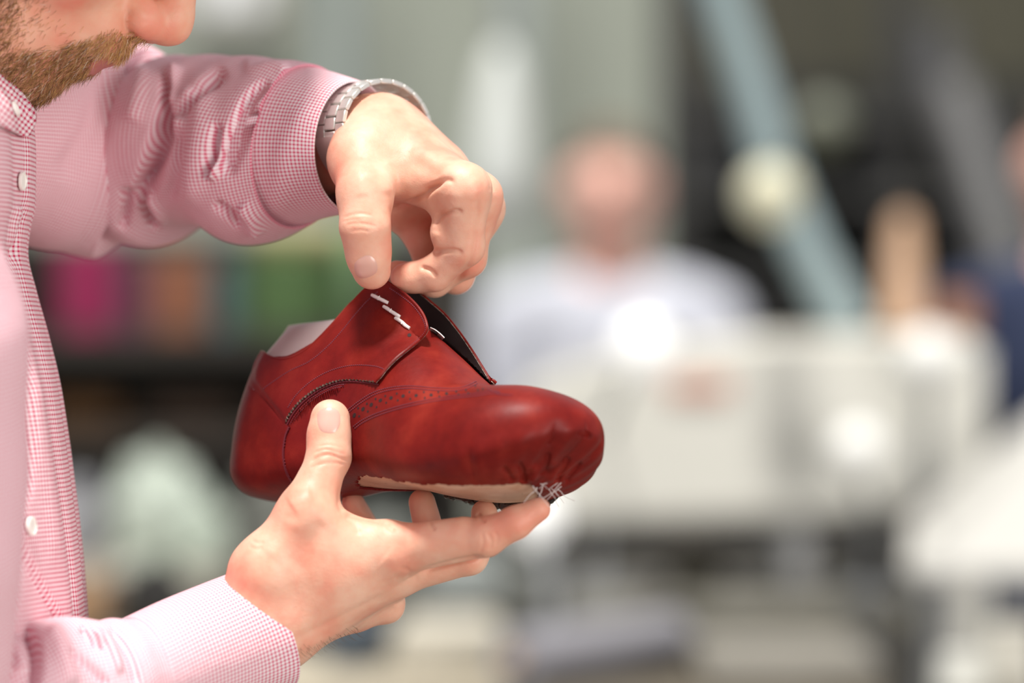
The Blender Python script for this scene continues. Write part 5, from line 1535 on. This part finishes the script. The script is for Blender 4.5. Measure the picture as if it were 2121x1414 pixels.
canister(2100, 0, 52, 170, mat('bone_jar', (.52, .50, .44), .4), 'bone-coloured jar at the lower right edge', d=4.12, name='jar', z=z4)
# leaning roll on the taupe table and things on the beige table
T5, z5 = dtable(500, 1050, 4.55, .5, 1385, 'beige work table behind the near wrist', mat('beige_top', (.44, .39, .30), .6))
boxon('paper_stack', 930, 220, 90, 4.6, .3, z5, mat('cream_paper', (.47, .44, .37), .8), 'stack of cream paper on the beige table', 'paper')
boxon('storage_box', 735, 130, 120, 4.65, .2, z5, mat('slate_box', (.060, .080, .105), .6), 'slate-blue box behind the near wrist', 'box')
def leanroll():
    c = BP(1235, 0, 4.45); r = bw(62, 4.45); z = z3+r+.001
    t = thing('fabric_roll', (c.x, c.y, z), 'lavender-grey cloth roll lying below the shoe toe', 'fabric roll')
    for k_ in range(2):
        pass
    a = Vector((.55, .83, 0)).normalized(); L_ = .34
    mb = MB(); mb.lathe(Vector((c.x, c.y, z))-a*L_/2, [(r*.35, 0), (r*.9, 0), (r, L_*.02), (r, L_*.98), (r*.9, L_), (r*.35, L_)], 30, axis=a); mb.ob('fabric', mat('lavender_grey', (.24, .235, .26), .6), t)
    mb = MB(); mb.lathe(Vector((c.x, c.y, z))-a*L_*.52, [(r*.2, 0), (r*.3, 0), (r*.3, L_*1.04), (r*.2, L_*1.04)], 20, axis=a); mb.ob('core', WOODM, t)
leanroll()
# left side: shelves with coloured goods
SD = 6.4
def shelf_unit():
    d = SD; t = thing('shelf_unit', (BP(350, 700, d).x, d-CAM_D, 0), 'dark wooden shelf unit behind the checked shirt', 'shelf')
    x0, x1 = BP(20, 0, d).x, BP(960, 0, d).x; zt_ = BP(0, 480, d).z
    DW = mat('dark_wood', (.040, .032, .025), .6)
    mb = MB(); mb.box(((x0+x1)/2, d-CAM_D+.25, zt_/2), (x1-x0, .03, zt_)); mb.ob('back_panel', mat('shelf_back', (.045, .042, .035), .8), t)
    for x in (x0, x1):
        mb = MB(); mb.box((x, d-CAM_D, zt_/2), (.04, .5, zt_), 0, .003); mb.ob('side', DW, t)
    for v in (690, 890, 1160, 1400):
        mb = MB(); mb.box(((x0+x1)/2, d-CAM_D, BP(0, v, d).z-.0175), (x1-x0, .47, .035), 0, .003); mb.ob('shelf', DW, t)
shelf_unit()
def roll(u, v, rpx, lpx, m, label, axis=(0, 0, 1), vb=690, lift=0, d=SD-.12):
    c = BP(u, 0, d); r = bw(rpx, d); L_ = bw(lpx, d); a = Vector(axis).normalized()
    zb = BP(0, vb, SD).z+.001+lift; c.z = zb+(L_/2 if a.z > .5 else r)
    t = thing('fabric_roll', c, label, 'fabric roll')
    mb = MB(); mb.lathe(c-a*L_/2, [(r*.35, 0), (r*.9, 0), (r, L_*.02), (r, L_*.98), (r*.9, L_), (r*.35, L_)], 28, axis=a); mb.ob('fabric', m, t)
    e = .0 if a.z > .5 else .02
    mb = MB(); mb.lathe(c-a*L_*(.5+e), [(r*.2, 0), (r*.3, 0), (r*.3, L_*(1.02+e)), (r*.2, L_*(1.02+e))], 20, axis=a); mb.ob('core', WOODM, t)
    return c.z+(L_/2 if a.z > .5 else r)
roll(180, 0, 58, 190, mat('magenta_cloth', (.34, .018, .095), .8), 'upright magenta fabric roll on the dark shelf')
roll(275, 0, 32, 165, mat('plum_cloth', (.15, .05, .09), .8), 'upright plum fabric roll right of the magenta one')
roll(374, 0, 56, 160, mat('rust_cloth', (.31, .12, .065), .8), 'upright rust-orange fabric roll on the dark shelf')
roll(468, 0, 28, 150, mat('teal_cloth', (.085, .16, .17), .8), 'narrow teal fabric roll left of the green one')
gz = roll(606, 0, 100, 168, mat('green_cloth', (.075, .14, .045), .8), 'wide green fabric roll behind the shoe heel')
roll(620, 0, 34, 190, mat('straw_cloth', (.42, .38, .20), .8), 'straw-coloured fabric roll lying on top of the green one', (1, 0, 0), lift=gz-BP(0, 690, SD).z)
roll(745, 0, 30, 220, mat('light_green_cloth', (.20, .33, .16), .8), 'light green fabric roll right of the wide green one')
roll(165, 0, 34, 150, mat('amber_leather', (.19, .085, .025), .6), 'amber leather roll lying low on the dark shelf', (1, 0, 0), vb=890)
roll(400, 0, 34, 170, mat('umber_leather', (.09, .05, .03), .6), 'umber leather roll lying low on the dark shelf, right of the amber one', (1, 0, 0), vb=890)
T2, z2 = dtable(30, 480, 5.3, .5, 1165, 'work table under the pale cloth heaps', TABLE)
def heap(u, d, ru, rz_, m, label, seed, z, dy=.8, flat=True):
    c = BP(u, 0, d); g = MB(); r = random.Random(seed); vs, fs = [], []; n1, n2 = 30, 48; R_, H_ = bw(ru, d), bw(rz_, d)
    for i in range(n1+1):
        th = math.pi*i/n1
        for j in range(n2):
            a = 2*math.pi*j/n2; k_ = 1+.10*math.sin(3*a+seed)+.06*math.sin(7*a+5*th)+.05*math.sin(9*th+seed)
            zz_ = 1.25*max(0.0, (.3+.7*math.cos(th)))**.6
            vs.append(Vector((c.x+R_*math.sin(th)*math.cos(a)*k_, c.y+R_*dy*math.sin(th)*math.sin(a)*k_, z+.0005+2*H_*zz_/1.25*(k_ if zz_ > 0 else 1))))
    for i in range(n1):
        for j in range(n2): fs.append((i*n2+j, (i+1)*n2+j, (i+1)*n2+(j+1) % n2, i*n2+(j+1) % n2))
    g.add(vs, fs); o = g.ob('fabric_heap', m); o['label'] = label; o['category'] = 'cloth'; return o
heap(318, 5.32, 92, 100, mat('mint_white_cloth', (.50, .56, .49), .85), 'tall mint-white cloth heap beside the shirt front', 1, z2)
heap(425, 5.22, 55, 60, mat('mint_cloth', (.42, .48, .41), .85), 'low pale mint cloth heap right of the tall one', 4, z2, .6)
heap(150, 5.36, 60, 75, mat('lilac_grey_cloth', (.30, .30, .32), .85), 'lilac-grey cloth heap against the shirt front', 2, z2)
T6, z6 = dtable(100, 450, 4.8, .3, 1330, 'narrow shelf table above the near cuff', mat('drab_top', (.27, .25, .21), .6))
boxon('storage_box', 185, 75, 150, 4.8, .2, z6, mat('tan_box', (.36, .22, .12), .7), 'tan box between the shirt front and the dark bag', 'box')
heap(325, 4.8, 72, 75, mat('black_bag', (.012, .011, .010), .6), 'black bag above the near sleeve', 5, z6, .6)
